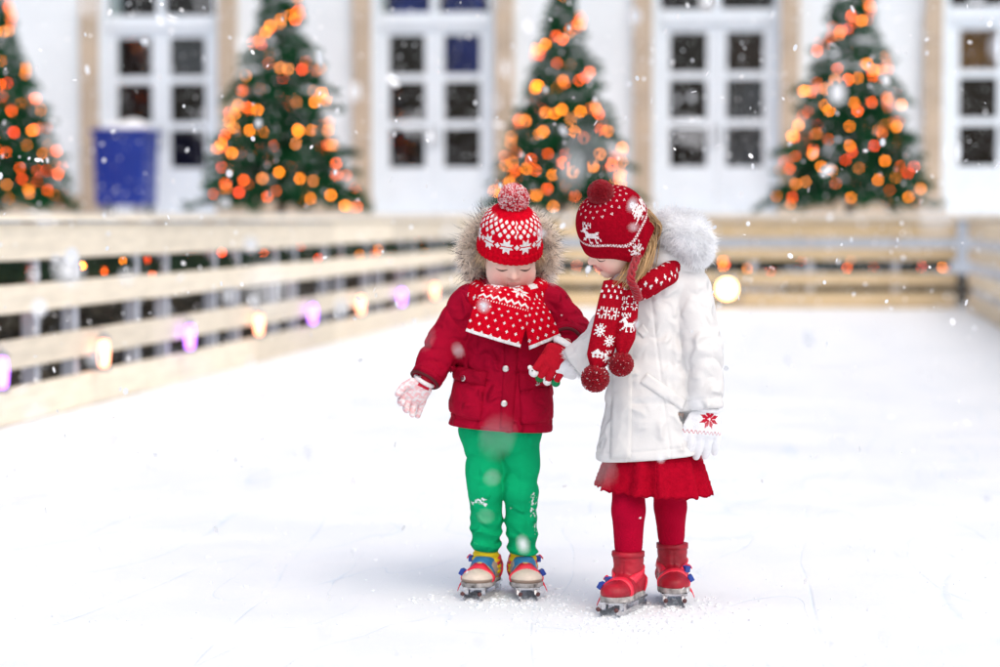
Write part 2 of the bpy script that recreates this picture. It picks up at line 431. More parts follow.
# ---- bulbs
iv1, if1 = ico(1)
BULB = [emis('amber_bulb', (1.0, .25, .014), 24), emis('orange_bulb', (1.0, .115, .008), 25), emis('red_bulb', (1.0, .07, .015), 20), emis('soft_bulb', (1.0, .30, .06), 14), emis('dim_bulb', (1.0, .16, .03), 9)]
BME = []
for m in BULB:
    me = mesh('bulb', iv1 * .0165, if1, True); me.materials.append(m); BME.append(me)
SME = []
for m in BULB:
    me = mesh('small_bulb', iv1 * .014, if1, True); me.materials.append(m); SME.append(me)
def needle_run(path_pts, n, spread, size, r):
    """thin needle triangles around a polyline"""
    path_pts = np.asarray(path_pts); k = len(path_pts)
    u = r.uniform(0, k - 1.001, n); i = u.astype(int); t = (u - i)[:, None]
    c = path_pts[i] * (1 - t) + path_pts[i + 1] * t
    T = path_pts[i + 1] - path_pts[i]; T /= np.linalg.norm(T, axis=1, keepdims=True) + 1e-9
    d = r.normal(size=(n, 3)); d -= T * (d * T).sum(1, keepdims=True) * .8; d = d / (np.linalg.norm(d, axis=1, keepdims=True) + 1e-9) + T * .55
    d /= np.linalg.norm(d, axis=1, keepdims=True)
    w = np.cross(d, r.normal(size=(n, 3))); w /= np.linalg.norm(w, axis=1, keepdims=True) + 1e-9
    ln = (size * r.uniform(.7, 1.3, n))[:, None]
    st = c + d * spread * .0
    return np.stack([st - w * ln * .17, st + w * ln * .17, st + d * ln], 1).reshape(-1, 3)
# ---- Christmas trees (one mesh of fir boughs, shared)
TH = 3.35
def tree_r(z):            # crown radius at height z above the terrace
    t = np.clip((z - .12) / (TH - .12), 0, 1)
    return 1.02 * (1 - t) ** .92 + .02
r_ = np.random.default_rng(3)
tri, limbs = [], []
z = .22
while z < TH - .06:
    nb = int(6 + 9 * (1 - z / TH)); a0 = r_.uniform(0, 6.28)
    for b in range(nb):
        a = a0 + 6.283 * b / nb + r_.normal() * .12; L0 = tree_r(z) * r_.uniform(.66, 1.22)
        dz = -.10 * L0 + r_.normal() * .03
        d = np.array([math.cos(a), math.sin(a), 0])
        pth = np.array([d * L0 * t + np.array([0, 0, z + .10 * L0 * math.sin(t * 2.4) + dz * 2 * t * t]) for t in np.linspace(0, 1, 6)])
        limbs.append(tube(pth, np.linspace(.012, .003, 6), 4))
        tri.append(needle_run(pth[1:], int(190 * L0) + 45, 0, .055, r_))
        side = np.array([-d[1], d[0], 0])
        for k in range(int(4 + 9 * L0)):
            t = r_.uniform(.25, .97); i = min(int(t * 5), 4); base = pth[i] + (pth[i + 1] - pth[i]) * (t * 5 - i)
            sgn = 1 if k % 2 else -1; l2 = L0 * .38 * (1.15 - t) + .06
            e = base + (d * .7 + side * sgn * .8 + np.array([0, 0, r_.normal() * .15 - .12])) * l2
            tw = base + (e - base) * np.linspace(0, 1, 3)[:, None]
            tri.append(needle_run(tw, int(200 * l2) + 18, 0, .055, r_))
    z += .135 + .03 * r_.random()
V = np.concatenate(tri); tree_me = mesh('fir_crown', V, np.arange(len(V)).reshape(-1, 3)); tree_me.materials.append(M['needles'])
lv, lf = tube([(0, 0, -.01), (0, 0, .5), (0, 0, 1.6), (0, 0, TH)], [.06, .052, .034, .006], 10)
trunk_me = mesh('fir_trunk', *join_vf([(lv, lf)] + limbs)); trunk_me.materials.append(M['bark'])
TLAB = ['beyond the blue bin, away from the other firs', 'between the blue bin and the blue-curtained door', 'between the blue-curtained door and the grey-curtained door', 'between the grey-curtained door and the amber-curtained door']
for ti, px in enumerate((-4, 281, 562, 850)):
    p = hit(px, 190, 1, 30.7)
    t = thing('christmas_tree', 'lit fir tree ' + TLAB[ti], 'tree', (p.x, 30.7, TZ - .004), ti * 1.3, 'fir trees along the terrace')
    s = (1.0, 1.03, .95, 1.0)[ti]; t.scale = (s, s, s)
    link('crown', tree_me, t); link('trunk', trunk_me, t)
    ls = thing('string_lights', 'orange string lights on the fir ' + TLAB[ti], 'string lights', (p.x, 30.7, TZ - .004), 0, 'string lights on the fir trees')
    rr = np.random.default_rng(50 + ti)
    pts = []
    nb = 185
    for k in range(nb):
        u = (k + rr.uniform(-.35, .35)) / nb; zz = .14 + (TH - .12) * (1 - math.sqrt(1 - u * .995))
        zz += rr.normal() * .05; zz = min(max(zz, .1), TH + .02)
        a = u * 2 * math.pi * 11 * (1 - .25 * u) + rr.normal() * .15
        r0 = float(tree_r(zz)) * rr.uniform(.72, 1.03)
        pts.append((s * r0 * math.cos(a), s * r0 * math.sin(a), s * zz))
    link('cable', mesh('cable', *tube(spline(pts, nb * 2), .005, 4)), ls, M['wire'])
    for q in pts:
        o = link('bulb', BME[rr.choice(5, p=(.30, .26, .10, .14, .20))], ls); o.location = q
        k = rr.uniform(.75, 1.2); o.scale = (k, k, k)

# ---- fir garlands with small lights behind the fence gaps
def garland(label, a, b, n_b, sag=.03, needles=9000):
    a, b = np.array(a), np.array(b); ln = np.linalg.norm(b - a); m = int(ln / .25)
    gr = thing('garland', label, 'garland', tuple(a))
    t = np.linspace(0, 1, m); P = (b - a) * t[:, None]; P[:, 2] += -sag * np.abs(np.sin(t * ln * 2)) + .01 * np.sin(t * 40)
    V = needle_run(P, needles, 0, .075, rng)
    link('greenery', mesh('greenery', V, np.arange(len(V)).reshape(-1, 3)), gr, M['garland'])
    link('cable', mesh('cable', *tube(P, .008, 5)), gr, M['wire'])
    for k in range(n_b):
        u = rng.uniform(0, 1); q = P[min(int(u * m), m - 1)] + np.array([rng.normal() * .02, rng.normal() * .05, rng.normal() * .03])
        o = link('bulb', SME[rng.choice(4, p=(.2, .35, .35, .1))], gr); o.location = q; o.scale = (.8, .8, .8)
garland('fir garland with orange lights strung along the top gap of lantern fence', (XL - .10, 6, .70), (XL - .10, 25, .70), 260, needles=30000)
garland('fir garland with orange lights strung along the end fence', (XL + .3, YB + .20, .47), (XR - .2, YB + .20, .47), 60, needles=7000)

# ---- lanterns along the fence and the floodlight at its end
M['lantern_warm'] = emis('warm_lantern_glass', (1.0, .36, .20), 4.6)
M['lantern_violet'] = emis('violet_lantern_glass', (.48, .16, 1.0), 4.6)
M['flood_lens'] = emis('floodlight_lens', (1.0, .58, .22), 10)
gv, gf = lathe([(.014, -.075), (.026, -.055), (.031, 0), (.026, .055), (.014, .075)], 14)
gme = {k: mesh('lantern_glass', gv, gf, True) for k in ('lantern_warm', 'lantern_violet')}
for k in gme: gme[k].materials.append(M[k])
cme = mesh('lantern_cap', *lathe([(.012, .1), (.03, .082), (.04, .072), (.022, .07)], 14)); cme.materials.append(M['grey_metal'])
bme = mesh('lantern_base', *lathe([(.02, -.07), (.034, -.074), (.034, -.09), (.01, -.094)], 14)); bme.materials.append(M['grey_metal'])
hme = mesh('lantern_hook', *tube([(0, 0, .098), (-.01, 0, .125), (-.045, 0, .125), (-.045, 0, .112)], .004, 6)); hme.materials.append(M['grey_metal'])
for px, py, kind in ((2, 385, 'v'), (104, 361, 'w'), (190, 345, 'v'), (259, 332, 'w'), (313, 322, 'v'), (361, 313, 'w'), (402, 304, 'v'), (435, 298, 'w')):
    p = hit(px, py, 0, XL + .062)
    key = 'lantern_warm' if kind == 'w' else 'lantern_violet'
    lt = thing('lantern', ('glowing peach' if kind == 'w' else 'glowing violet') + ' glass lantern hung at the lowest gap of the plank fence', 'lantern', (XL - (-.062), p.y, .265), 0,
               'peach lanterns on the fence' if kind == 'w' else 'violet lanterns on the fence')
    link('glass', gme[key], lt); link('cap', cme, lt); link('base', bme, lt); link('hook', hme, lt)
p = hit(727, 289, 1, YB - .1)
fl = thing('floodlight', 'bright warm floodlight on the ice against the end fence', 'floodlight', (p.x, YB - .12, 0))
v, f = lathe([(.055, .10), (.12, 0), (.13, -.03), (.11, -.032)], 24); v = [(q[0], q[2] - .0, q[1] + .21) for q in v]
link('housing', mesh('housing', v, f, True), fl, M['grey_metal'])
v, f = lathe([(.10, -.028), (.10, -.04), (.06, -.055), (.01, -.06)], 24); v = [(q[0], q[2], q[1] + .21) for q in v]
link('lens', mesh('lens', v, f, True), fl, M['flood_lens'])
link('stand', mesh('stand', *tube([(-.145, 0, .21), (-.145, 0, .012), (.145, 0, .012), (.145, 0, .21)], .012, 8)), fl, M['grey_metal'])
# ---- white cool box behind the end fence
M['box_white'] = mat('white_plastic', (.75, .78, .80), .5); M['box_teal'] = mat('teal_plastic', (.03, .25, .34), .5)
p = hit(757, 260, 1, YB + .5)
cb = thing('cool_box', 'white box with a teal lid behind the end fence', 'box', (p.x, YB + .45, -.02))
v, f = taper(.26, .13, .0, .50, .95); me = mesh('box_body', v, f); bevel_me(me, .02); link('body', me, cb, M['box_white'])
v, f = taper(.27, .14, .502, .62, 1.0); me = mesh('box_lid', v, f); bevel_me(me, .02); link('lid', me, cb, M['box_teal'])
link('handle', mesh('handle', *tube([(-.2, 0, .615), (-.2, 0, .66), (.2, 0, .66), (.2, 0, .615)], .012, 8)), cb, M['box_white'])

# ================================================================== IMPLICIT SURFACES FOR BODIES AND CLOTHES
F32 = np.float32
def cap(P, a, b, ra, rb=None, ret_t=False):
    rb = ra if rb is None else rb
    a, b = np.asarray(a, F32), np.asarray(b, F32); ab = b - a
    t = np.clip(((P - a) @ ab) / (ab @ ab + 1e-12), 0, 1)
    d = np.linalg.norm(P - a - t[:, None] * ab, axis=1) - (ra + (rb - ra) * t)
    return (d, t) if ret_t else d
def ell(P, c, r):
    q = P - np.asarray(c, F32); r = np.asarray(r, F32)
    k0 = np.linalg.norm(q / r, axis=1); k1 = np.linalg.norm(q / (r * r), axis=1) + 1e-9
    return k0 * (k0 - 1) / k1
def smin(a, b, k):
    h = np.clip(.5 + .5 * (b - a) / k, 0, 1)
    return b + (a - b) * h - k * h * (1 - h)
def smax(a, b, k): return -smin(-a, -b, k)
def sunion(ds, k):
    d = ds[0]
    for e in ds[1:]: d = smin(d, e, k)
    return d
def wob(P, f, s=0.):
    x, y, z = P[:, 0] * f, P[:, 1] * f, P[:, 2] * f
    return (np.sin(x + 1.3 * np.sin(y * 1.1 + s) + s) * np.sin(y * .9 + 1.1 * np.sin(z * 1.2 - s)) + np.sin(z * 1.05 + 1.4 * np.sin(x * .8 + 2 * s) + 2.1)) * .5
def frame(o, f, u):
    """local frame: columns right, back, up; face looks along -y local"""
    f = np.asarray(f, float); f /= np.linalg.norm(f)
    u = np.asarray(u, float); u = u - f * (u @ f); u /= np.linalg.norm(u)
    yb = -f; x = np.cross(yb, u)
    return np.asarray(o, float), np.stack([x, yb, u], 1)
def to_l(P, fr): return ((P - fr[0].astype(F32)) @ fr[1].astype(F32))
def to_w(P, fr): return np.asarray(P) @ fr[1].T + fr[0]
def nets(f, lo, hi, h):
    lo, hi = np.asarray(lo, float), np.asarray(hi, float)
    nc = np.ceil((hi - lo) / (4 * h)).astype(int) + 1
    ax = [lo[i] + (np.arange(nc[i]) + .5) * 4 * h - .5 * h for i in range(3)]
    G = np.stack(np.meshgrid(*ax, indexing='ij'), -1).reshape(-1, 3).astype(F32)
    dc = f(G).reshape(nc)
    act = np.abs(dc) < 4 * h * 1.75
    n = nc * 4
    big = np.repeat(np.repeat(np.repeat(act, 4, 0), 4, 1), 4, 2)
    V = np.repeat(np.repeat(np.repeat(np.where(dc < 0, -1., 1.), 4, 0), 4, 1), 4, 2).astype(F32)
    idx = np.argwhere(big)
    V[big] = f((lo + idx * h).astype(F32))
    ins = V < 0
    c8 = np.zeros(n - 1, np.int8)
    offs = [(a, b, c) for a in (0, 1) for b in (0, 1) for c in (0, 1)]
    for a, b, c in offs: c8 += ins[a:n[0] - 1 + a, b:n[1] - 1 + b, c:n[2] - 1 + c]
    cells = np.argwhere((c8 > 0) & (c8 < 8))
    cid = -np.ones(n - 1, np.int64); cid[tuple(cells.T)] = np.arange(len(cells))
    val = {o: V[tuple((cells + o).T)] for o in offs}
    s = np.zeros((len(cells), 3)); cnt = np.zeros(len(cells))
    for i, a in enumerate(offs):
        for b in offs[i + 1:]:
            if sum(abs(p - q) for p, q in zip(a, b)) != 1: continue
            va, vb = val[a], val[b]; m = (va < 0) != (vb < 0)
            t = np.where(m, va / np.where(m, va - vb, 1), 0)[:, None]
            p = np.array(a) + (np.array(b) - np.array(a)) * t
            s[m] += p[m]; cnt[m] += 1
    verts = lo + (cells + s / np.maximum(cnt, 1)[:, None]) * h
    faces = []
    for axis in range(3):
        o1, o2 = [(1, 2), (2, 0), (0, 1)][axis]
        sl0 = [slice(None)] * 3; sl1 = [slice(None)] * 3
        sl0[axis] = slice(0, -1); sl1[axis] = slice(1, None)
        e = np.argwhere(ins[tuple(sl0)] != ins[tuple(sl1)])
        e = e[(e[:, o1] > 0) & (e[:, o2] > 0) & (e[:, o1] < n[o1] - 1) & (e[:, o2] < n[o2] - 1)]
        if not len(e): continue
        d1 = np.zeros(3, int); d1[o1] = 1; d2 = np.zeros(3, int); d2[o2] = 1
        q = np.stack([cid[tuple((e - d1 - d2).T)], cid[tuple((e - d2).T)], cid[tuple(e.T)], cid[tuple((e - d1).T)]], 1)
        flip = ~ins[tuple(e.T)]
        q[flip] = q[flip][:, ::-1]
        faces.append(q)
    faces = np.concatenate(faces)
    faces = faces[(faces >= 0).all(1)]
    return verts, faces
def sdf_obj(name, f, lo, hi, h, material, parent, vcol=None):
    v, q = nets(f, lo, hi, h)
    me = mesh(name, v, q, True, vcol=None if vcol is None else vcol(v.astype(F32)))
    return link(name, me, parent, material)
def grad(f, P, e=.002):
    g = np.zeros_like(P)
    for i in range(3):
        d = np.zeros(3, F32); d[i] = e
        g[:, i] = f(P + d) - f(P - d)
    return g / (np.linalg.norm(g, axis=1, keepdims=True) + 1e-9)
def march(f, P, D, n=60, mx=1.2):
    P = P.astype(F32).copy(); D = np.asarray(D, F32)
    if D.ndim == 1: D = np.broadcast_to(D, P.shape)
    t = np.zeros(len(P), F32)
    for _ in range(n):
        d = f(P + D * t[:, None]); t = np.clip(t + d * .85, 0, mx)
    return P + D * t[:, None]
def slab(outer, inner, fcol=None):
    """closed slab from two (n,m,3) grids; returns verts, quads, colours"""
    n, m = outer.shape[:2]
    V = np.concatenate([outer.reshape(-1, 3), inner.reshape(-1, 3)]); o = n * m
    F, C = [], []
    def fc(i, j): return None if fcol is None else fcol[min(i, n - 2), min(j, m - 2)]
    for i in range(n - 1):
        for j in range(m - 1):
            a, b, c, d = i * m + j, i * m + j + 1, (i + 1) * m + j + 1, (i + 1) * m + j
            F.append((a, b, c, d)); C.append(fc(i, j)); F.append((a + o, d + o, c + o, b + o)); C.append(fc(i, j))
    for i in range(n - 1):
        for j, s in ((0, 1), (m - 1, 0)):
            a, d = i * m + j, (i + 1) * m + j
            F.append((a, d, d + o, a + o) if s else (a, a + o, d + o, d)); C.append(fc(i, j))
    for j in range(m - 1):
        for i, s in ((0, 0), (n - 1, 1)):
            a, b = i * m + j, i * m + j + 1
            F.append((a, b, b + o, a + o) if s else (a, a + o, b + o, b)); C.append(fc(i, j))
    return V, np.array(F), (None if fcol is None else np.array(C))
def fix_normals(me):
    bm = bmesh.new(); bm.from_mesh(me); bmesh.ops.recalc_face_normals(bm, faces=bm.faces[:]); bm.to_mesh(me); bm.free()
def slab_obj(name, outer, inner, material, parent, fcol=None, smooth=True):
    v, f, c = slab(np.asarray(outer), np.asarray(inner), fcol)
    me = mesh(name, v, f, smooth, fcol=c); fix_normals(me)
    return link(name, me, parent, material)
def patch(name, f, corners, thick, material, parent, n=14, m=14, D=(0, 1, 0), y0=-.5, sink=.004, bulge=0., fcol=None, shape=None, start=None):
    """a panel laid on the surface of f, seen from direction D; corners TL,TR,BR,BL in (x,z)"""
    tl, tr_, br, bl = [np.asarray(c, float) for c in corners]
    u = np.linspace(0, 1, m)[None, :, None]; v = np.linspace(0, 1, n)[:, None, None]
    q = (tl * (1 - u) + tr_ * u) * (1 - v) + (bl * (1 - u) + br * u) * v
    if shape is not None: q = shape(q, u, v)
    D = np.asarray(D, float)
    P = np.stack([q[..., 0], np.full(q.shape[:2], 0.), q[..., 1]], -1).reshape(-1, 3) - D * abs(y0)
    S = march(f, P, D)
    Nn = grad(f, S)
    prof = (np.minimum(1, np.minimum(np.minimum(u, 1 - u), np.minimum(v, 1 - v)) * 6 + .55))[..., 0].reshape(-1, 1)
    bl_ = (4 * u * (1 - u) * 4 * v * (1 - v))[..., 0].reshape(-1, 1) * bulge
    out = (S + Nn * (thick * prof + bl_)).reshape(n, m, 3); inn = (S - Nn * sink).reshape(n, m, 3)
    return slab_obj(name, out, inn, material, parent, fcol)
def strap(name, f, c, e1, e2, width, thick, material, parent, a0=0., a1=2 * math.pi, n=40, rmax=.16):
    c, e1, e2 = [np.asarray(v, float) for v in (c, e1, e2)]
    e1 = e1 / np.linalg.norm(e1); e2 = e2 - e1 * (e1 @ e2); e2 /= np.linalg.norm(e2); nn = np.cross(e1, e2)
    ang = np.linspace(a0, a1, n); D = np.cos(ang)[:, None] * e1 + np.sin(ang)[:, None] * e2
    out, inn = [], []
    for w in (-.5, 0, .5):
        P0 = c + nn * width * w
        rs = np.linspace(0, rmax, 90)
        G = (P0 + D[:, None, :] * rs[None, :, None]).reshape(-1, 3).astype(F32)
        ins = (f(G) < 0).reshape(n, -1)
        last = np.where(ins.any(1), ins.shape[1] - 1 - ins[:, ::-1].argmax(1), 0)
        r = rs[last]
        rsm = r.copy()
        for _ in range(2): rsm = np.maximum(r, (np.roll(rsm, 1) + rsm + np.roll(rsm, -1)) / 3) if a1 - a0 > 6.2 else np.maximum(r, np.convolve(np.pad(rsm, 1, mode='edge'), [1 / 3] * 3, 'valid'))
        out.append(P0 + D * (rsm + thick)[:, None]); inn.append(P0 + D * (rsm - .003)[:, None])
    return slab_obj(name, np.stack(out, 1), np.stack(inn, 1), material, parent), np.stack(out, 1)
def strands(name, roots, dirs, length, width, colf, material, parent, droop=.0, jit=.3, seg=2, taper=.85, nrm=None):
    n = len(roots)
    d = dirs + rng.normal(size=(n, 3)) * jit; d /= np.linalg.norm(d, axis=1, keepdims=True)
    ln = (length * rng.uniform(.65, 1.2, n))[:, None]
    w = np.cross(d, rng.normal(size=(n, 3))); w /= np.linalg.norm(w, axis=1, keepdims=True) + 1e-9
    bend = rng.normal(size=(n, 3)) * .25 + np.array([0, 0, -droop])
    Vs, Cs = [], []
    for k in range(seg + 1):
        t = k / seg; p = roots + d * ln * t + bend * ln * t * t * .6; ww = w * width * (1 - taper * t) * .5
        Vs += [p - ww, p + ww]; c = colf(np.full(n, t)); Cs += [c, c]
    V = np.stack(Vs, 1).reshape(-1, 3); C = np.stack(Cs, 1).reshape(-1, 3); m = 2 * (seg + 1)
    base = (np.arange(n) * m)[:, None]
    F = np.concatenate([base + np.array([2 * k, 2 * k + 1, 2 * k + 3, 2 * k + 2]) for k in range(seg)])
    me = mesh(name, V, F, True, vcol=C)
    if nrm is not None:          # strands shade like the pelt they grow from
        nv = np.repeat(nrm / (np.linalg.norm(nrm, axis=1, keepdims=True) + 1e-9), m, axis=0)
        me.normals_split_custom_set_from_vertices(nv.astype(float).tolist())
    return link(name, me, parent, material)
def surf_pts(v, q, n):
    a, b, c = v[q[:, 0]], v[q[:, 1]], v[q[:, 2]]
    ar = np.linalg.norm(np.cross(b - a, c - a), axis=1); i = rng.choice(len(q), n, p=ar / ar.sum())
    u, w = rng.random((2, n, 1)); e = v[q[i, 3]] if q.shape[1] == 4 else c[i]
    return a[i] * (1 - u) * (1 - w) + b[i] * u * (1 - w) + c[i] * u * w + e * (1 - u) * w
def pompom(c, r, cols, probs, parent, n=3000):
    """yarn ball: a lumpy core with cut yarn ends standing out of it"""
    cols = np.array(cols); v, q = ico(4); c = np.asarray(c)
    cv = cols[rng.choice(len(cols), len(v), p=probs)] * .8
    V = [c + v * r * .80 * (1 + .05 * rng.normal(size=(len(v), 1)))]; C = [cv]; F = [q]; k = len(v)
    d = rng.normal(size=(n, 3)); d /= np.linalg.norm(d, axis=1, keepdims=True); ch = cols[rng.choice(len(cols), n, p=probs)]
    t1 = np.cross(d, rng.normal(size=(n, 3))); t1 /= np.linalg.norm(t1, axis=1, keepdims=True); t2 = np.cross(d, t1)
    ln = r * rng.uniform(.90, 1.06, (n, 1)); e = d + .10 * rng.normal(size=(n, 3)); w = r * .062
    for j in range(3):
        a = 2.094 * j; o = (t1 * math.cos(a) + t2 * math.sin(a)) * w
        V += [c + d * r * .55 + o, c + e / np.linalg.norm(e, axis=1, keepdims=True) * ln + o * .75]; C += [ch * .75, ch]
    V = np.concatenate(V); C = np.concatenate(C); i = np.arange(n)
    B0 = [k + 2 * j * n + i for j in range(3)]; T0 = [k + (2 * j + 1) * n + i for j in range(3)]
    for j in range(3):
        m = (j + 1) % 3; F += [np.stack([B0[j], B0[m], T0[m]], 1), np.stack([B0[j], T0[m], T0[j]], 1)]
    F.append(np.stack(T0, 1))
    return link('pom_pom', mesh('pom_pom', V, np.concatenate(F), False, vcol=C), parent, M['yarn'])

# ---- knitted patterns: one mesh face per stitch
def star(dx, dy, R):
    r = math.hypot(dx, dy); 
    if r > R + .3: return False
    best = False
    for k in range(8):
        a = math.pi / 8 + k * math.pi / 4
        t = dx * math.cos(a) + dy * math.sin(a); s = abs(-dx * math.sin(a) + dy * math.cos(a))
        if .12 * R < t < R and s < .36 * min(t, (R - t) * 1.2 + .3): best = True
    return best
DEER = ["..X.X..X.X.....", "..XX.XX.XX.....", "...X..X..X.....", "....XXXX.......", "...XXX.........", "..XXXXX........", ".XX.XXXX.....XX", ".....XXXXXXXXX.", ".....XXXXXXXX..", ".....XXXXXXXXX.", "....XX.X...X.X.", "...XX..X...X..X", "..X....X...X..X", ".......XX..XX.."]
FIR = ["......X......", ".....XXX.....", "....XX.XX....", ".....XXX.....", "...XXXXXXX...", "..XXX.X.XXX..", "....XXXXX....", "..XXXXXXXXX..", ".XXX.XXX.XXX.", "...XXXXXXX...", "..XXXXXXXXXX.", "XXXX.XXX.XXXX", "......X......", ".....XXX....."]
SNOWF = ["...X.X...", "X..XXX..X", ".XX.X.XX.", "..XXXXX..", "XXXX.XXXX", "..XXXXX..", ".XX.X.XX.", "X..XXX..X", "...X.X..."]
HOUSE = ["....XX.......", "...XXXX......", "..XXXXXX.X...", ".XXXXXXXXXX..", "XXXXXXXXXXXX.", ".XX..XX..XX..", ".XX..XX..XX..", ".XXXXXXXXXX..", ".XX..XX..XX.."]
def dots(i, j, p=10, q=7):
    x, y = (i + (p // 2) * ((j // q) % 2)) % p, j % q
    return abs(x - 1) + abs(y - 1) <= 1
def art(A, i, j, ci, cj, k=1.0):
    h, w = len(A), max(map(len, A)); y, x = int(math.floor((cj - j) / k + h / 2)), int(math.floor((i - ci) / k + w / 2))
    return 0 <= y < h and 0 <= x < len(A[y]) and A[y][x] == 'X'
def knit_lathe(name, fr, prof, ncol, colf, material, parent, low=None, relief=.0):
    """knitted shell: prof(v)->(r,h) v 0..1 from rim to crown; one face per stitch; low(phi) extends the rim"""
    nrow = len(prof); V = []
    for j, (r, h) in enumerate(prof):
        for i in range(ncol):
            ph = 2 * math.pi * i / ncol
            rr, hh = r, h
            if low is not None:
                e = low(ph); k = (1 - j / (nrow - 1)) ** 1.6; hh = h - e * k; rr = r - e * .10 * k
            rr += relief(i, j) if callable(relief) else relief
            V.append((rr * math.sin(ph), -rr * 1.17 * math.cos(ph), hh))
    F, C = [], []
    for j in range(nrow - 1):
        for i in range(ncol):
            F.append((j * ncol + i, j * ncol + (i + 1) % ncol, (j + 1) * ncol + (i + 1) % ncol, (j + 1) * ncol + i)); C.append(colf(i, j))
    n0 = len(V)
    V = np.array(V); inn = V.copy()[:ncol] * np.array([.95, .95, 1]) ; 
    V = np.concatenate([V, inn, inn + np.array([0, 0, .02])])
    for i in range(ncol):
        k = (i + 1) % ncol
        F.append((n0 + i, n0 + k, k, i)); C.append(colf(i, 0)); F.append((n0 + ncol + i, n0 + ncol + k, n0 + k, n0 + i)); C.append(colf(i, 0))
    top = len(V); V = np.concatenate([V, [[0, 0, prof[-1][1] + .001]]])
    for i in range(ncol):
        F.append(((nrow - 1) * ncol + i, (nrow - 1) * ncol + (i + 1) % ncol, top)); C.append(colf(i, nrow - 2))
    me = mesh(name, to_w(V, fr), F, True, fcol=np.array(C)); return link(name, me, parent, material)
def ribbon(name, path, wvec, width, thick, ncol, nrow, colf, material, parent, cup=0., wave=0., relief=.0):
    """knitted band along a path; wvec gives the cross direction at each path point"""
    P = spline(path, nrow + 1); W = spline(wvec, nrow + 1); W /= np.linalg.norm(W, axis=1, keepdims=True)
    wd = np.interp(np.linspace(0, 1, nrow + 1), np.linspace(0, 1, len(width)), width)
    T = np.gradient(P, axis=0); T /= np.linalg.norm(T, axis=1, keepdims=True); Nn = np.cross(W, T); Nn /= np.linalg.norm(Nn, axis=1, keepdims=True)
    s = np.linspace(-.5, .5, ncol + 1)
    t = np.linspace(0, 1, nrow + 1)[:, None]
    off = cup * (1 - (2 * s[None]) ** 2) + wave * np.sin(s[None] * 14 + 3 * t) * t
    ctr = P[:, None] + W[:, None] * (s[None] * wd[:, None])[..., None] + Nn[:, None] * off[..., None]
    edge = np.sqrt(np.clip(1 - (2 * np.abs(s)) ** 8, .15, 1))[None, :, None]
    out, inn = ctr + Nn[:, None] * thick * .5 * edge, ctr - Nn[:, None] * thick * .5 * edge
    C = np.array([[colf(i, j) for i in range(ncol)] for j in range(nrow)])
    return slab_obj(name, out, inn, material, parent, C)
def ring_band(name, fr, ctr, rx, ry, h, bulge, ncol, nrow, colf, material, parent, tilt=.0, zf=None, lump=.0):
    """knitted loop round a neck: a soft tube of elliptic section"""
    V = []
    for j in range(nrow):
        a = 2 * math.pi * j / nrow
        for i in range(ncol):
            ph = 2 * math.pi * i / ncol
            k = 1 + lump * math.sin(ph * 5 + 1) + lump * math.sin(ph * 3)
            dr = bulge * k * math.cos(a) * (1 + .12 * math.sin(a * 3 + ph * 4)); dz = h * k * math.sin(a)
            x = (rx + dr) * math.sin(ph); y = -(ry + dr) * math.cos(ph); zz = dz + (zf(ph) if zf else 0)
            V.append((ctr[0] + x, ctr[1] + y, ctr[2] + zz))
    F, C = [], []
    for j in range(nrow):
        for i in range(ncol):
            F.append((j * ncol + i, j * ncol + (i + 1) % ncol, ((j + 1) % nrow) * ncol + (i + 1) % ncol, ((j + 1) % nrow) * ncol + i)); C.append(colf(i, j))
    me = mesh(name, V, F, True, fcol=np.array(C)); fix_normals(me); return link(name, me, parent, material)

# ---- cloth, skin and leather
RED, WHT = (.58, .0015, .014), (.80, .79, .78)
DRED = (.30, .0012, .011)
M['knit'] = mat('knitted_wool', RED, .9, .16, 110, 1.0, 200, spec=.04, vcol=True)
M['yarn'] = mat('pom_pom_yarn', RED, .9, .15, 40, spec=.1, sheen=.2, vcol=True)
M['fur'] = mat('fur', (.5, .45, .4), .75, .1, 30, spec=.2, vcol=True)
M['hair'] = mat('blond_hair', (.5, .33, .15), .45, .2, 20, spec=.35, vcol=True)
M['jacket'] = mat('crimson_cloth', (.35, .0022, .023), .8, .10, 30, .25, 300, spec=.06, bump2=1.0, b2scale=26, crease=True)
M['jacket_trim'] = mat('crimson_trim', (.31, .0020, .020), .8, .10, 30, .25, 300, spec=.06, bump2=.7, b2scale=26, crease=True)
M['rib_cuff'] = mat('dark_cuff', (.09, .004, .008), .8)
M['snap'] = mat('pewter_snap', (.62, .60, .58), .3, .2, 80, metal=1.)
M['coat'] = mat('ivory_cloth', (.70, .69, .68), .75, .03, 20, .15, 260, spec=.1, bump2=.85, b2scale=22, crease=True)
M['coat_seam'] = mat('ivory_trim', (.69, .68, .665), .75, .03, 20, spec=.1, bump2=.6, b2scale=22, crease=True)
M['tights'] = mat('red_tights', (.42, .002, .026), .85, .06, 40, .5, 420, spec=.04)
M['skirt'] = mat('red_knit_skirt', (.36, .002, .016), .9, .12, 60, 1.0, 160, spec=.03)
M['sock'] = mat('yellow_sock', (.80, .56, .01), .8, .06, 30, .3, 300)
M['glove'] = mat('knitted_glove', WHT, .85, .06, 60, .7, 300, spec=.15, vcol=True)
M['boot'] = mat('red_leather', (.38, .006, .022), .48, .30, 22, .3, 120, spec=.4, bump2=.2, b2scale=25)
M['shoe'] = mat('toddler_shoe_leather', (.6, .5, .4), .5, .12, 40, .2, 200, spec=.4, vcol=True)
M['strap'] = mat('red_plastic_strap', (.80, .020, .055), .38, .05, 20, spec=.5)
M['buckle'] = mat('blue_buckle', (.01, .05, .32), .35, .05, 20, spec=.5)
M['sole'] = mat('rubber_sole', (.33, .31, .30), .75, .75, 45, .5, 90)
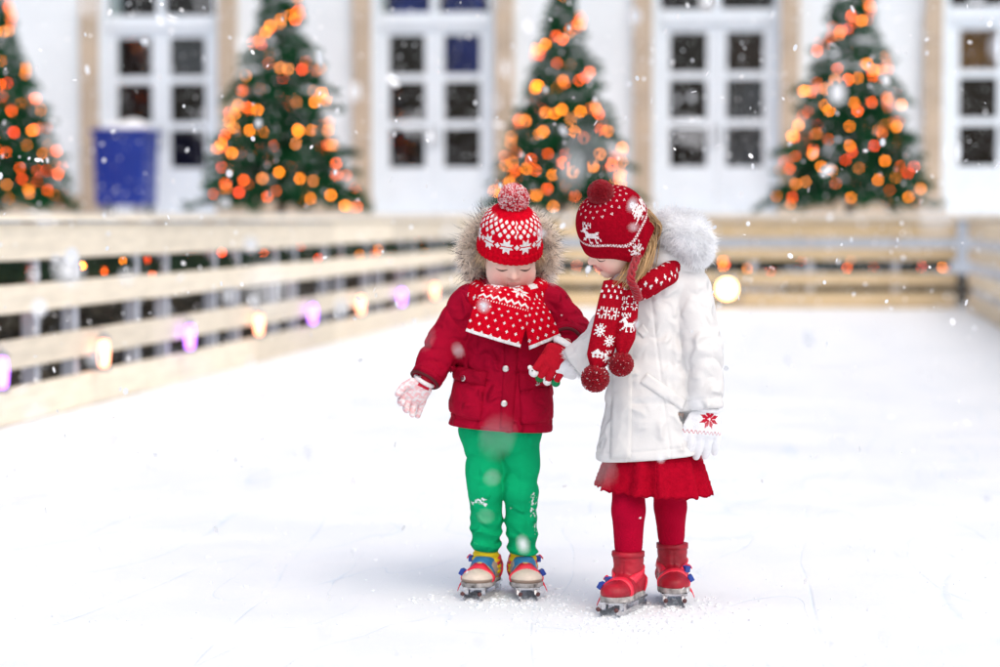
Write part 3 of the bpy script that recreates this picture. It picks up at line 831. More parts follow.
M['runner'] = mat('runner_steel', (.60, .60, .62), .22, .15, 40, metal=1.)
M['tip'] = mat('runner_tip', (.10, .035, .035), .5)
M['cord'] = mat('braided_wool', DRED, .9, .15, 60, .6, 300, sheen=.3)
M['lash'] = mat('eyelash', (.05, .03, .02), .7)
def translucent(m, fac):
    N, L = m.node_tree.nodes, m.node_tree.links; p = N['Principled BSDF']
    t = N.new('ShaderNodeBsdfTranslucent'); x = N.new('ShaderNodeMixShader'); x.inputs[0].default_value = fac
    L.new(p.inputs['Base Color'].links[0].from_socket, t.inputs[0])
    L.new(p.outputs[0], x.inputs[1]); L.new(t.outputs[0], x.inputs[2]); L.new(x.outputs[0], N['Material Output'].inputs[0])
translucent(M['fur'], .45)
# skin: per-vertex tint for cheeks and lips
M['skin'] = mat('skin', (.7, .5, .4), .5, .04, 25, .1, 200, spec=.35, vcol=True, sss=.0)
# trousers: green fleece with snow rubbed into the knees
def snowy(name, col):
    m = mat(name, col, .85, .09, 12, .5, 350, spec=.04, bump2=1.0, b2scale=24, crease=True)
    N, L = m.node_tree.nodes, m.node_tree.links; p = N['Principled BSDF']
    src = p.inputs['Base Color'].links[0].from_socket
    a = N.new('ShaderNodeVertexColor'); a.layer_name = 'Col'
    tc = N.new('ShaderNodeTexCoord'); nz = N.new('ShaderNodeTexNoise'); nz.inputs['Scale'].default_value = 95; nz.inputs['Detail'].default_value = 4
    L.new(tc.outputs['Object'], nz.inputs['Vector'])
    ad = N.new('ShaderNodeMath'); ad.operation = 'ADD'; L.new(nz.outputs[0], ad.inputs[0]); L.new(a.outputs[0], ad.inputs[1])
    rp = N.new('ShaderNodeMapRange'); rp.inputs[1].default_value = 1.06; rp.inputs[2].default_value = 1.16; L.new(ad.outputs[0], rp.inputs[0])
    mx = N.new('ShaderNodeMix'); mx.data_type = 'RGBA'; mx.inputs[7].default_value = (.85, .9, .92, 1)
    L.new(rp.outputs[0], mx.inputs[0]); L.new(src, mx.inputs[6]); L.new(mx.outputs[2], p.inputs['Base Color']); return m
M['trousers'] = snowy('green_fleece', (.004, .40, .155))

# ---- a child's head in its own frame (face along -y)
def head_sdf(Q, s=1.0, ears=True):
    Q = Q / s; X = np.stack([np.abs(Q[:, 0]), Q[:, 1], Q[:, 2]], 1)
    d = ell(X, (0, .012, .022), (.068, .083, .080))
    d = smin(d, ell(X, (0, -.024, -.030), (.057, .052, .060)), .03)
    d = smin(d, ell(X, (.033, -.047, -.036), (.026, .025, .027)), .018)       # cheek
    d = smin(d, ell(X, (0, -.058, -.076), (.021, .018, .015)), .016)          # chin
    d = smin(d, ell(X, (.028, -.058, .018), (.022, .013, .010)), .016)         # brow
    d = smax(d, -ell(X, (.029, -.086, .001), (.017, .014, .011)), .012)       # socket
    d = smin(d, ell(X, (.029, -.0655, -.002), (.0145, .0105, .0105)), .004)    # closed lid over the eye
    d = smin(d, cap(X, (0, -.071, .004), (0, -.082, -.020), .005, .0075), .009)
    d = smin(d, ell(X, (0, -.0855, -.023), (.0085, .0085, .0078)), .006)      # nose tip
    d = smin(d, ell(X, (.0085, -.079, -.0255), (.0055, .006, .005)), .004)     # nostril wing
    d = smin(d, ell(X, (0, -.0775, -.0455), (.016, .0065, .0042)), .004)       # upper lip
    d = smin(d, ell(X, (0, -.0750, -.0535), (.013, .0070, .0046)), .004)       # lower lip
    d = smax(d, -cap(X, (0, -.087, -.0497), (.016, -.080, -.0480), .0022), .002)
    if ears: d = smin(d, ell(X, (.069, .016, -.006), (.007, .016, .022)), .006)
    return d * s
def skin_tint(Q, s, base=(.84, .59, .48)):
    Q = Q / s; c = np.tile(np.array(base, F32), (len(Q), 1)); ax = np.abs(Q[:, 0])
    def g_(cx, cy, cz, w): return np.exp(-(((ax - cx) / w) ** 2 + ((Q[:, 1] - cy) / w) ** 2 + ((Q[:, 2] - cz) / w) ** 2))[:, None]
    c = c + (np.array([.80, .36, .30]) - c) * np.clip(.95 * g_(.036, -.066, -.034, .024) + .5 * g_(0, -.09, -.024, .012), 0, 1)
    lip = ((ax < .016) & (np.abs(Q[:, 2] + .0497) < .0085) & (Q[:, 1] < -.072))[:, None]
    return np.where(lip, np.array([.68, .27, .24], F32), c)
def face_details(fr, s, parent, brow=(.35, .22, .13)):
    f = lambda P: head_sdf(to_l(P, fr), s)
    for sx in (-1, 1):
        for nm, zs, c0, c1, th, mt in (('eyelashes', lambda u: -.0085 - .0028 * math.sin(math.pi * u), .0150, .0435, .0030, 'lash'), ('eyebrow', lambda u: .0125 + .004 * math.sin(math.pi * u), .014, .044, .0012, 'brow')):
            n = 12; pts = []
            for i in range(n):
                u = i / (n - 1); x = sx * (c0 + (c1 - c0) * u); pts.append((x, -.12, zs(u)))
            S = march(f, to_w(np.array(pts) * s, fr), fr[1] @ np.array([0, 1., 0]))
            link(nm, mesh(nm, *tube(S, np.interp(np.linspace(0, 1, n), [0, .5, 1], [.0006, th, .0006]) * s, 6), True), parent, M[mt])
M['brow'] = mat('eyebrow', (.46, .30, .20), .8)

# ---- a gloved hand: palm frame with fingers along -z, back of the hand along -y, thumb on side sx
def hand_sdf(fr, s, sx, curl, spread=.0, thumb=(.8, .2)):
    prims = []
    fl = [.036, .042, .039, .031]
    for k in range(4):
        x0 = sx * (.5 * .055 - .0175 * k - .001) * 1.0
        a = np.array([x0, 0, -.043]); ang = curl[k] if hasattr(curl, '__len__') else curl
        sp = spread * (1.5 - k) * sx; p = a; pr = [a]; th = ang * .6
        for L_ in (.46, .30, .24):
            d = np.array([math.sin(sp) * math.cos(th), math.sin(th), -math.cos(th) * math.cos(sp)]); p = p + d * fl[k] * L_ * 1.15; pr.append(p); th += ang
        prims.append(pr)
    tb = np.array([sx * .026, .004, -.012])
    d1 = np.array([sx * math.sin(thumb[0]), thumb[1], -math.cos(thumb[0])]); d1 /= np.linalg.norm(d1)
    d2 = np.array([sx * math.sin(thumb[0] * .45), thumb[1] + .25, -math.cos(thumb[0] * .45)]); d2 /= np.linalg.norm(d2)
    tp = [tb, tb + d1 * .022, tb + d1 * .022 + d2 * .024]
    def f(P):
        Q = to_l(P, fr) / s
        d = cap(Q, (sx * .016, 0, -.012), (sx * .018, 0, -.040), .0155, .0135)
        d = smin(d, cap(Q, (-sx * .016, 0, -.012), (-sx * .018, 0, -.038), .0145, .0130), .016)
        d = smin(d, cap(Q, (0, 0, .008), (0, 0, -.038), .0185, .0150), .012)
        for k, pr in enumerate(prims):
            r = .0094 - .0006 * k
            e = np.minimum(np.minimum(cap(Q, pr[0], pr[1], r * 1.08, r), cap(Q, pr[1], pr[2], r, r * .97)), cap(Q, pr[2], pr[3], r * .97, r * .86))
            d = smin(d, e, .0035)
        e = np.minimum(cap(Q, tp[0], tp[1], .0125, .0105), cap(Q, tp[1], tp[2], .0105, .0088))
        return smin(d, e, .006) * s
    tips = [to_w(np.array(pr[3]) * s, fr) for pr in prims]
    return f, tips

# ---- double-runner strap-on skate under a shoe; local frame: toe along -y, ground z = 0
def skate(parent, f_shoe, fr, s=1.0, ankle=True, tail=1, az=.088, arc=(0, 2 * math.pi)):
    Wp = lambda q: to_w(np.array(q, float) * s, fr)
    sk = link('skate', mesh('foot_plate', Wp(box_vf(-.030, .030, -.112, .048, .026, .031)[0]), BOXF), parent, M['runner'])
    for x in (-.022, .022):
        prof = [(-.135, .016), (-.140, .022), (-.132, .028), (-.118, .012), (-.10, .008), (.05, .008), (.055, .014), (.05, .026)]
        bot = [(-.128, .006), (-.110, .0), (.048, .0), (.060, .006)]
        path = [(-.138, .022), (-.134, .008), (-.115, .0), (.045, .0), (.058, .006), (.058, .016), (.045, .012), (-.11, .012), (-.126, .018)]
        V = [(x - .0022, y, z) for y, z in path] + [(x + .0022, y, z) for y, z in path]; n = len(path)
        F = [tuple(range(n)), tuple(range(2 * n - 1, n - 1, -1))] + [(i, i + n, (i + 1) % n + n, (i + 1) % n) for i in range(n)]
        link('runner', mesh('runner', Wp(V), F), sk, M['runner'])
        link('runner_tip', mesh('runner_tip', Wp([(x + a, -.139 + b, .019 + c) for a, b, c in (ico(1)[0] * .0062)]), ico(1)[1], True), sk, M['tip'])
        for y0 in (-.095, .03):
            link('bracket', mesh('bracket', Wp(box_vf(x - .005, x + .005, y0 - .008, y0 + .008, .0115, .0262)[0]), BOXF), sk, M['runner'])
    X, Yb, Z = fr[1][:, 0], fr[1][:, 1], fr[1][:, 2]
    def buckle(p, nrm):
        nrm = nrm / np.linalg.norm(nrm); t1 = np.cross(nrm, Z); t1 /= np.linalg.norm(t1); t2 = np.cross(nrm, t1)
        v, f = box_vf(-.0095 * s, .0095 * s, -.008 * s, .008 * s, -.003, .009 * s); me = mesh('buckle', np.array(v), f); bevel_me(me, .002)
        vv = np.array([tuple(q.co) for q in me.vertices]); W = p + vv[:, :1] * t1 + vv[:, 1:2] * t2 + vv[:, 2:] * nrm
        for q, w in zip(me.vertices, W): q.co = w
        link('buckle', me, sk, M['buckle'])
    def tailp(p, d, l):
        d = np.asarray(d, float); P = spline([p, p + d * l * .5 + np.array([0, 0, .004]), p + d * l + np.array([0, 0, -.006])], 6)
        ribbon('strap_end', P, np.tile(Z, (6, 1)), [.011 * s, .005 * s], .0022, 2, 6, lambda i, j: RED, M['strap'], sk)
    o, g_ = strap('toe_strap', f_shoe, Wp((0, -.078, .040)), X, Z * .96 + Yb * .25, .0135 * s, .0028, M['strap'], sk, -.35, math.pi + .35, rmax=.047 * s)
    i = 9 if tail > 0 else -10
    buckle(g_[i, 1], g_[i, 1] - Wp((0, -.078, .040))); tailp(g_[3 if tail > 0 else -4, 1], X * tail * .7 - Z * .7, .022 * s)
    if ankle:
        o, g_ = strap('ankle_strap', f_shoe, Wp((0, .0, az)), X, Yb * .95 + Z * .3, .015 * s, .0028, M['strap'], sk, *arc, rmax=.054 * s)
        i = (-6 if tail > 0 else 26) if arc[0] == 0 else (5 if tail > 0 else -6)
        buckle(g_[i, 1], g_[i, 1] - Wp((0, .0, az))); tailp(g_[i, 1], X * tail * .9 + Z * .35, .018 * s)
    def cupf(P):
        Q = to_l(P, fr) / s; d0 = f_shoe(P) / s
        d = np.abs(d0 - .002) - .0022
        k = np.maximum(np.maximum(.012 - Q[:, 1], Q[:, 2] - .085 + .5 * np.maximum(0, .04 - Q[:, 1])), .030 - Q[:, 2])
        return np.maximum(d, k) * s
    c = Wp((0, .02, .06)); sdf_obj('heel_cup', cupf, c - .085 * s, c + .085 * s, .003, M['strap'], sk)
    return sk

# ================================================================== THE TWO CHILDREN
def child(px, py, label):
    g0 = hit(px, py, 2, 0.0)
    root = thing('person', label, 'person', g0, YAW)
    depth = (g0 - Vector(cam.location)).dot(cm @ Vector((0, 0, -1)))
    S = FPX / depth
    return root, lambda x, y, d=0.: np.array([(x - px) / S, d, (py - y) / S])
def bbox(pts, pad):
    pts = np.array(pts); return pts.min(0) - pad, pts.max(0) + pad
def yscale(P, k): return P * np.array([1, k, 1], F32)
def button(name, f, p, r, parent, material, D=(0, 1, 0)):
    S = march(f, np.array([p]) - np.asarray(D, float) * .4, D); nn = grad(f, S)[0]; S = S[0]
    t1 = np.cross(nn, (0, 0, 1.)); t1 /= np.linalg.norm(t1); t2 = np.cross(nn, t1)
    v, q = lathe([(r * .9, -.003), (r, .001), (r * .85, .0035), (r * .45, .0022), (r * .15, .003)], 16)
    v = np.array(v); link(name, mesh(name, S + v[:, :1] * t1 + v[:, 1:2] * t2 + v[:, 2:] * nn, q, True), parent, material)
def shoe_frame(o, f): return frame(np.array([o[0], o[1], 0.]), f, (0, 0, 1))
def sole_sdf(fshoe, fr, s, z0, z1, out):
    def f(P):
        Q = to_l(P, fr) / s; Pm = P.copy(); Pm[:, 2] = np.maximum(P[:, 2], .044 * s)
        d = fshoe(Pm) / s - out
        return np.maximum(d, np.maximum(z0 - Q[:, 2], Q[:, 2] - z1)) * s
    return f

# ------------------------------------------------------------------ the smaller child: crimson parka, green trousers
root, B = child(500, 594, 'small person in crimson parka, green trousers and pompom hat, looking down, one arm out')
BS = 1 / (B(501, 594)[0] - B(500, 594)[0])
hfr = frame(B(509.5, 254, -.03), (math.sin(R_(9)) * math.cos(R_(24)), -math.cos(R_(9)) * math.cos(R_(24)), -math.sin(R_(24))), (0, 0, 1))
LS, LE, LW = B(468, 308, .0), B(446, 343, -.01), B(428, 374, -.05)
RS, RE, RW = B(550, 306, .0), B(571, 332, -.02), B(566, 339, -.105)
def arm(P, a, b, c, r, amp, seed, fold=26):
    d1, t1 = cap(P, a, b, r[0], r[1], True); d2, t2 = cap(P, b, c, r[1], r[2], True)
    n = wob(P, 38, seed)
    msk = np.clip(.55 + .9 * wob(P, 31, seed + 2), .1, 1.2)
    ax = (c - a) / np.linalg.norm(c - a); u_ = np.cross(ax, (0, 1., .2)); u_ /= np.linalg.norm(u_); w_ = np.cross(ax, u_)
    R0 = P - b.astype(F32); ang = np.arctan2(R0 @ w_.astype(F32), R0 @ u_.astype(F32))
    puff = lambda x: np.abs(np.sin(x)) ** .7 - .6
    d1 = d1 - amp * puff(t1 * fold * .36 + 1.6 * n + .8 * np.sin(ang + seed)) * msk * np.clip(t1 * 2 - .1, .15, 1)
    d2 = d2 - amp * puff(t2 * fold * .30 + 1.6 * n - .9 * np.sin(ang * 2 + seed)) * msk * (1 - .35 * t2)
    return smin(d1, d2, .012)
def jacket(P):
    Q = yscale(P, 1.3)
    d = cap(Q, B(507, 316) * (1, 1.3, 1), B(500.5, 428, -.004) * (1, 1.3, 1), .098, .131) * .84
    d = smin(d, cap(P, B(474, 304, .005), B(544, 303, .005), .047), .05)
    d = d - .004 * (np.abs(np.sin(P[:, 2] * 38 + 2.2 * wob(P, 22, 1.) + 14 * np.abs(P[:, 0]))) ** .7 - .6) * np.clip(.5 + wob(P, 18, 3.), 0, 1) + .002 * wob(P, 75, 2.)
    a = smin(arm(P, LS, LE, LW, (.051, .048, .040), .0095, 3.), arm(P, RS, RE, RW, (.052, .048, .041), .0095, 5.), .001)
    d = smin(d, a, .022)
    hem = P[:, 2] - (.4185 - .07 * P[:, 0])
    d = d + np.where(P[:, 1] < 0, .0022, .0) * np.exp(-((hem - .022) / .003) ** 2)
    for c_, n_ in ((LW, LW - LE), (RW, RW - RE)):            # sleeve ends
        n_ = n_ / np.linalg.norm(n_); near = np.linalg.norm(P - c_.astype(F32), axis=1) < .085
        d = np.where(near, smax(d, ((P - (c_ + n_ * .014).astype(F32)) @ n_.astype(F32)), .006), d)
    return smax(d, -hem, .007)
jlo, jhi = bbox([LS, LE, LW, RS, RE, RW, B(447, 435), B(553, 300)], .085); jlo[1], jhi[1] = -.20, .16; jlo[2] = .40
jk = sdf_obj('parka', jacket, jlo, jhi, .0028, M['jacket'], root)
xz = lambda px, py: B(px, py)[[0, 2]]
patch('front_placket', jacket, (xz(506, 330), xz(519, 330), xz(512, 431.5), xz(499, 432)), .0035, M['jacket_trim'], jk, 30, 5)
for cs, fl, bt in ((((450, 378), (486, 380), (480, 418), (447, 410)), ((451, 364), (488, 369), (486, 383), (449, 378)), (464, 376)),
                   (((519, 384), (552, 384), (555, 418), (521, 421)), ((518, 370), (552, 369), (552, 383), (519, 389)), (536, 380))):
    patch('pocket', jacket, [xz(*c) for c in cs], .006, M['jacket'], jk, 16, 16, bulge=.009)
    patch('pocket_flap', jacket, [xz(*c) for c in fl], .012, M['jacket_trim'], jk, 10, 18, bulge=.006)
    g2 = lambda P: jacket(P) - .0135
    button('snap', g2, B(*bt), .0085, jk, M['snap'])
for bt in ((505.5, 366), (504, 400)): button('snap', lambda P: jacket(P) - .0035, B(*bt), .0085, jk, M['snap'])
for w_, e_, nm in ((LW, LE, 'cuff'), (RW, RE, 'cuff')):
    n_ = (w_ - e_) / np.linalg.norm(w_ - e_); c_ = w_ + n_ * .012; a_ = np.cross(n_, (0, 1., 0)); a_ /= np.linalg.norm(a_); b_ = np.cross(n_, a_)
    strap(nm, jacket, w_ + n_ * .0025, a_, b_, .012, .0022, M['jacket_trim'], jk, rmax=.058)
    an = np.linspace(0, 2 * math.pi, 30); ring = c_ + n_ * .0005 + (np.cos(an)[:, None] * a_ + np.sin(an)[:, None] * b_) * .036
    link('cuff_lining', mesh('cuff_lining', *tube(ring, .0042, 6), True), jk, M['rib_cuff'])
# hood behind the head with its fur edge
hc = B(509, 256, .05)
def hood(P):
    d = np.abs(ell(P, hc, (.104, .088, .100))) - .007
    return np.maximum(d + .003 * wob(P, 40, 2.), .035 - P[:, 1])
sdf_obj('hood', hood, hc - .13, hc + .13, .004, M['jacket'], jk)
an = np.radians(np.linspace(-128, 128, 60)); fc = B(509.5, 253, .034)
fp = np.stack([fc[0] + .099 * np.sin(an), fc[1] + .018 * np.cos(an * .8) - .012 * (np.abs(an) > 1.6), fc[2] + .090 * np.cos(an)], 1)
fv, ff = tube(fp, .022, 16); fv = np.array(fv)
fv = fv + .0035 * np.stack([wob(fv.astype(F32), 130, 1.), wob(fv.astype(F32), 150, 2.), wob(fv.astype(F32), 140, 3.)], 1)
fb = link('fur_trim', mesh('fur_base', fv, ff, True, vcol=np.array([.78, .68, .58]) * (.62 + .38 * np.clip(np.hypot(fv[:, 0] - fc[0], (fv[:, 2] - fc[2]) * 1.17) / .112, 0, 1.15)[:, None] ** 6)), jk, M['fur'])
i = rng.integers(0, 60, 8500); a = rng.uniform(0, 2 * math.pi, 8500)
out = np.stack([np.sin(an), 0 * an, np.cos(an)], 1)
d = out[i] * np.cos(a)[:, None] + np.array([0, 1., 0]) * np.sin(a)[:, None]
rt = fp[np.clip(i, 0, 59)] + rng.normal(size=(8500, 3)) * .004 + d * .017
lit = np.clip(.80 + .6 * np.cos(a) + rng.normal(size=8500) * .16, 0, 1)[:, None]  # share of cream in each hair: inward hairs grey-brown, outward ones cream
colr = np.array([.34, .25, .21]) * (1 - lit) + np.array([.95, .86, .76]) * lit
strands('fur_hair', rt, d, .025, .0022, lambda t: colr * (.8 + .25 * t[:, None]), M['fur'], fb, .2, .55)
k = 420; i = rng.integers(0, 60, k); a = rng.normal(size=k) * .9; d = out[i] * np.cos(a)[:, None] + np.array([0, -1., 0]) * np.sin(a)[:, None]
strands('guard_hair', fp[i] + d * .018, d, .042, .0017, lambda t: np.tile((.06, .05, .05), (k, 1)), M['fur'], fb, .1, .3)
# trousers
HL, KL, AL = B(483, 428, 0), B(486.5, 490, -.018), B(486, 556, .012)
HR, KR, AR = B(519, 428, 0), B(520, 490, -.018), B(523, 560, .012)
def leg(P, h_, k_, a_, r, seed, amp=.0085):
    d1, t1 = cap(P, h_, k_, r[0], r[1], True); d2, t2 = cap(P, k_, a_, r[1], r[2], True); n = wob(P, 34, seed)
    d1 = d1 - amp * 1.2 * (np.abs(np.sin(t1 * 7 + 1.8 * n + 9 * P[:, 0])) ** .7 - .6) * np.clip(t1 * 1.6 - .1, .2, 1)
    d2 = d2 + amp * (np.abs(np.sin(t2 * 15 + 1.3 * n)) - .5) * np.clip(t2 * 2 - .6, .25, 1.3)
    return smin(d1, d2, .02)
def trousers(P):
    d = smin(leg(P, HL, KL, AL, (.0545, .0420, .0372), 1.), leg(P, HR, KR, AR, (.0550, .0412, .0370), 4.), .008)
    d = smin(d, cap(P, HL, HR, .056), .02) + .0028 * wob(P, 48, 3.)
    return smax(d, -(P[:, 2] - (.104 - .09 * P[:, 0])), .008)
def knee_snow(P):
    g_ = lambda c, w, hgt: np.exp(-(((P[:, 0] - c[0]) / w) ** 2 + ((P[:, 2] - c[2]) / hgt) ** 2)) * (P[:, 1] < .01)
    m = .62 * g_(B(481, 500), .040, .030) + .56 * g_(B(533, 500), .018, .06) + .5 * g_(B(512, 505), .03, .016) + .42 * g_(B(476, 540), .03, .03) + .45 * g_(B(536, 535), .016, .05)
    return np.repeat(np.clip(m, 0, .66)[:, None], 3, 1)
tlo, thi = bbox([HL, HR, AL, AR, KL, KR], .075)
sdf_obj('trousers', trousers, tlo, thi, .0032, M['trousers'], root, knee_snow)
# body under the clothes: one continuous surface with the face
nk = B(507, 306, .01)
def body(P):
    d = head_sdf(to_l(P, hfr), 1.0)
    d = smin(d, cap(P, hfr[0] + np.array([0, .02, -.06]), nk, .036, .038), .02)
    d = smin(d, cap(P, B(507, 330), B(500, 402), .060, .056), .04)
    d = smin(d, cap(P, LS + (.012, 0, -.004), RS - (.012, 0, .004), .028), .02)
    for s_, e_, w_ in ((LS, LE, LW), (RS, RE, RW)):
        d = smin(d, np.minimum(cap(P, s_ + (0, 0, -.004), e_, .030, .026), cap(P, e_, w_, .026, .018)), .012)
    for h_, k_, a_ in ((HL, KL, AL), (HR, KR, AR)):
        d = smin(d, np.minimum(cap(P, h_, k_, .038, .030), cap(P, k_, a_ + (0, 0, .01), .030, .022)), .02)
        d = smin(d, cap(P, a_ + (0, 0, .01), a_ * (1, 1, 0) + (0, -.03, .062), .020, .016), .012)
    return d
blo, bhi = bbox([LW, RW, AL, AR, hfr[0]], .105); blo[2] = .03
sdf_obj('body', body, blo, bhi, .0028, M['skin'], root, lambda P: skin_tint(to_l(P, hfr), 1.0))
face_details(hfr, 1.0, root)
# blond wisps beside the ears
rr = []
for sx in (-1, 1):
    th_ = rng.uniform(.1, 1.15, 110); rr.append(np.stack([sx * .071 * np.sin(math.pi / 2 - th_ * .45), -.060 * np.sin(th_ * .8) + .02, .022 + 0 * th_], 1))
rr = np.concatenate(rr); cc = np.array([.50, .36, .22]) * rng.uniform(.7, 1.3, (len(rr), 1))
strands('hair', to_w(rr, hfr), np.tile(hfr[1] @ np.array([0, -.1, -1.]), (len(rr), 1)) + np.sign(rr[:, :1]) * np.array([.22, 0, 0]), .042, .0026, lambda t: cc, M['hair'], root, .2, .22, 3)['kind'] = 'stuff'
# hat
def prof_hat(r0, h0, h1, n, e=2.5):
    v = np.linspace(0, 1, 400); h = h0 + (h1 - h0) * v
    k = np.clip((h - h0 - .022) / (h1 - h0 - .022), 0, 1); r = r0 * np.maximum(.004, 1 - k ** e) ** (1 / 2.1)
    L_ = np.concatenate([[0], np.cumsum(np.hypot(np.diff(r), np.diff(h)))]); t = np.linspace(0, L_[-1], n)
    r, h = np.interp(t, L_, r), np.interp(t, L_, h)
    return [(r[j] + (.0028 if j < 8 else 0), h[j]) for j in range(n)]
NC = 180
def hat_col(i, j):
    if j < 9: return RED
    if 10 <= j <= 22:
        if star((i % 18) - 8.5, j - 16, 7.2): return WHT
        dx, dy = min(i % 18, 18 - i % 18), abs(j - 16)
        return WHT if dx + dy < 2.6 else RED
    if 24 <= j <= 39:
        jj = j - 24; r = jj // 4; x = (i + (r % 2) * 4) % 8; return WHT if abs(x - 3.5) + abs(jj % 4 - 1.5) * 1.1 < 2.4 else RED
    return RED
hatfr = (to_w(np.array([0, .005, 0]), hfr), hfr[1])
pf = prof_hat(.0785, .0100, .128, 58, 3.2)
hat = knit_lathe('hat', hatfr, pf, NC, hat_col, M['knit'], root, relief=lambda i, j: (.0012 * (1 if i % 5 < 3 else -1) if j < 9 else .0004 * ((i + j) % 2)))
pompom(to_w(np.array([.002, .010, .145]), hfr), .038, [(.62, .02, .04), (.85, .74, .74), (.80, .40, .42)], [.48, .26, .26], hat, 3000)
# scarf
wc = B(508, 293, -.004)
scf = ring_band('scarf', None, wc, .076, .074, .036, .029, 260, 49, lambda i, j: (WHT if (dots(i, j, 10, 7) or (25 < i < 37 and 5 < j < 19) or (star(i - 6, j - 8, 11) and j < 19)) else RED), M['knit'], root, zf=lambda ph: -.020 * math.cos(ph) + .004 * math.sin(ph), lump=.05)
def panel_col(i, j):
    if j >= 65: return WHT
    if star(i - 44, j - 4, 12) or star(i - 15, j + 2, 10): return WHT
    if 20 <= j <= 29:
        z_ = abs((i % 8) - 4) + 21
        return WHT if abs(j - z_) < 1.2 or (j in (28, 29) and i % 3 == 0) else RED
    return WHT if (j > 31 or j < 18) and dots(i, j, 10, 7) else RED
ribbon('scarf_end', [B(508, 289, -.106), B(505, 299, -.126), B(500, 314, -.128), B(493, 336.5, -.126)], [(1, .05, -.22), (1, .03, -.25), (1, 0, -.28), (1, 0, -.30)], [.120, .132, .138, .140], .008, 60, 68, panel_col, M['knit'], scf, cup=-.010, wave=.002)
ribbon('scarf_end', [B(532, 298, -.112), B(537, 314, -.126), B(544, 340, -.128)], [(1, .1, .0), (1, .1, .2), (1, .1, .42)], [.045, .066, .084], .008, 34, 50, lambda i, j: WHT if j >= 47 or dots(i, j, 9, 7) else RED, M['knit'], scf, cup=-.006, wave=.006)
# gloves
def glove(name, fr, s, sx, curl, colf, parent, h=.0017, **kw):
    f, tips = hand_sdf(fr, s, sx, curl, **kw)
    lo, hi = fr[0] - .115 * s, fr[0] + .115 * s
    return sdf_obj(name, f, lo, hi, h, M['glove'], parent, lambda P: colf(to_l(P, fr) / s, P)), tips
GR = (.01, .22, .09)
def pinkish(Q, P):
    n = np.clip(.5 + wob(P, 330, 1.) + .7 * wob(P, 620, 3.), 0, 1)[:, None]
    c = np.array([.84, .50, .52]) * n + np.array([.84, .79, .80]) * (1 - n)
    return np.where((Q[:, 2:] > -.008) & (np.abs(Q[:, :1]) < .016), np.array([.62, .02, .05]), c)
gfr = frame(LW + (LW - LE) / np.linalg.norm(LW - LE) * .022, (-.25, .9, .25), (.46, .08, .88))
gl, tips = glove('glove', gfr, 1.02, 1, [.75, .6, .45, .12], pinkish, root, spread=.10, thumb=(.75, .25))
an = np.linspace(0, 2 * math.pi, 24)
def cuff_ring(fr, z_, r, rt, col, parent, k=1.0):
    pts = np.stack([r * np.cos(an), k * r * np.sin(an), 0 * an + z_], 1); v, q = tube(to_w(pts, fr), rt, 8)
    link('glove_cuff', mesh('glove_cuff', v, q, True, vcol=np.tile(col, (len(v), 1))), parent, M['glove'])
cuff_ring(gfr, .006, .0235, .0055, (.84, .80, .80), gl)
def puppet(p, r, col, parent, up=None, ears=False):
    v, q = ico(2); V = [v * r + p]; Fq = [q]; C = [np.tile(col, (len(v), 1))]
    if ears:
        for dx in (-1, 1): V.append(v * r * .42 + p + np.array([dx * r * .75, -.2 * r, r * .75])); Fq.append(q + len(v) * len(Fq)); C.append(np.tile(col, (len(v), 1)))
        for dx in (-1, 1): V.append(v * r * .13 + p + np.array([dx * r * .35, -r * .95, r * .25])); Fq.append(q + len(v) * len(Fq)); C.append(np.tile((.02, .02, .02), (len(v), 1)))
    link('finger_toy', mesh('finger_toy', np.concatenate(V), np.concatenate(Fq), True, vcol=np.concatenate(C)), parent, M['glove'])
puppet(tips[0], .0065, GR, gl)
gfr = frame(RW + np.array([-.012, -.052, -.018]), (.05, -.95, .28), (.55, .12, .80))
gl, tips = glove('glove', gfr, 1.06, -1, [.42, .46, .48, .50], lambda Q, P: np.tile((.50, .005, .02), (len(P), 1)), root, spread=.03, thumb=(.15, 1.1))
cuff_ring(gfr, .012, .027, .009, (.84, .83, .82), gl, .8)
for p, r, c, e in zip(tips, (.014, .0115, .0115, .0115), ((.86, .85, .84), (.02, .17, .05), (.86, .85, .84), (.01, .24, .09)), (True, False, True, False)): puppet(p + np.array([0, -.004, 0]), r, c, gl, None, e)
# socks, shoes, skates
def toddler_shoe(P, fr):
    Q = to_l(P, fr)
    d = ell(Q, (0, -.074, .050), (.041, .048, .0215))
    d = smin(d, ell(Q, (0, -.020, .064), (.034, .048, .040)), .02)
    d = smin(d, ell(Q, (0, .022, .062), (.033, .034, .038)), .02)
    d = smin(d, cap(Q, (0, .010, .070), (0, .014, .090), .032, .032), .012)
    d = d + .0012 * np.exp(-((Q[:, 1] + .047) / .003) ** 2) + .0012 * np.exp(-((Q[:, 1] + .028) / .003) ** 2)
    return smax(smax(d, .034 - Q[:, 2], .004), Q[:, 2] - .098, .004)
def shoe_col(P, fr):
    Q = to_l(P, fr); y = Q[:, 1] + .25 * (Q[:, 2] - .06)
    c = np.tile((.70, .60, .50), (len(P), 1)).astype(float)
    c[y > -.074] = (.02, .30, .18); c[y > -.056] = (.55, .42, .12); c[y > -.052] = (.03, .17, .36); c[y > -.014] = (.03, .12, .26)
    c[(Q[:, 2] < .050) & (y < -.05)] = (.30, .22, .17); c[(np.abs(Q[:, 0]) > .027) & (y > -.04)] = (.45, .36, .30)
    c[y > .02] = (.02, .07, .22)
    return c
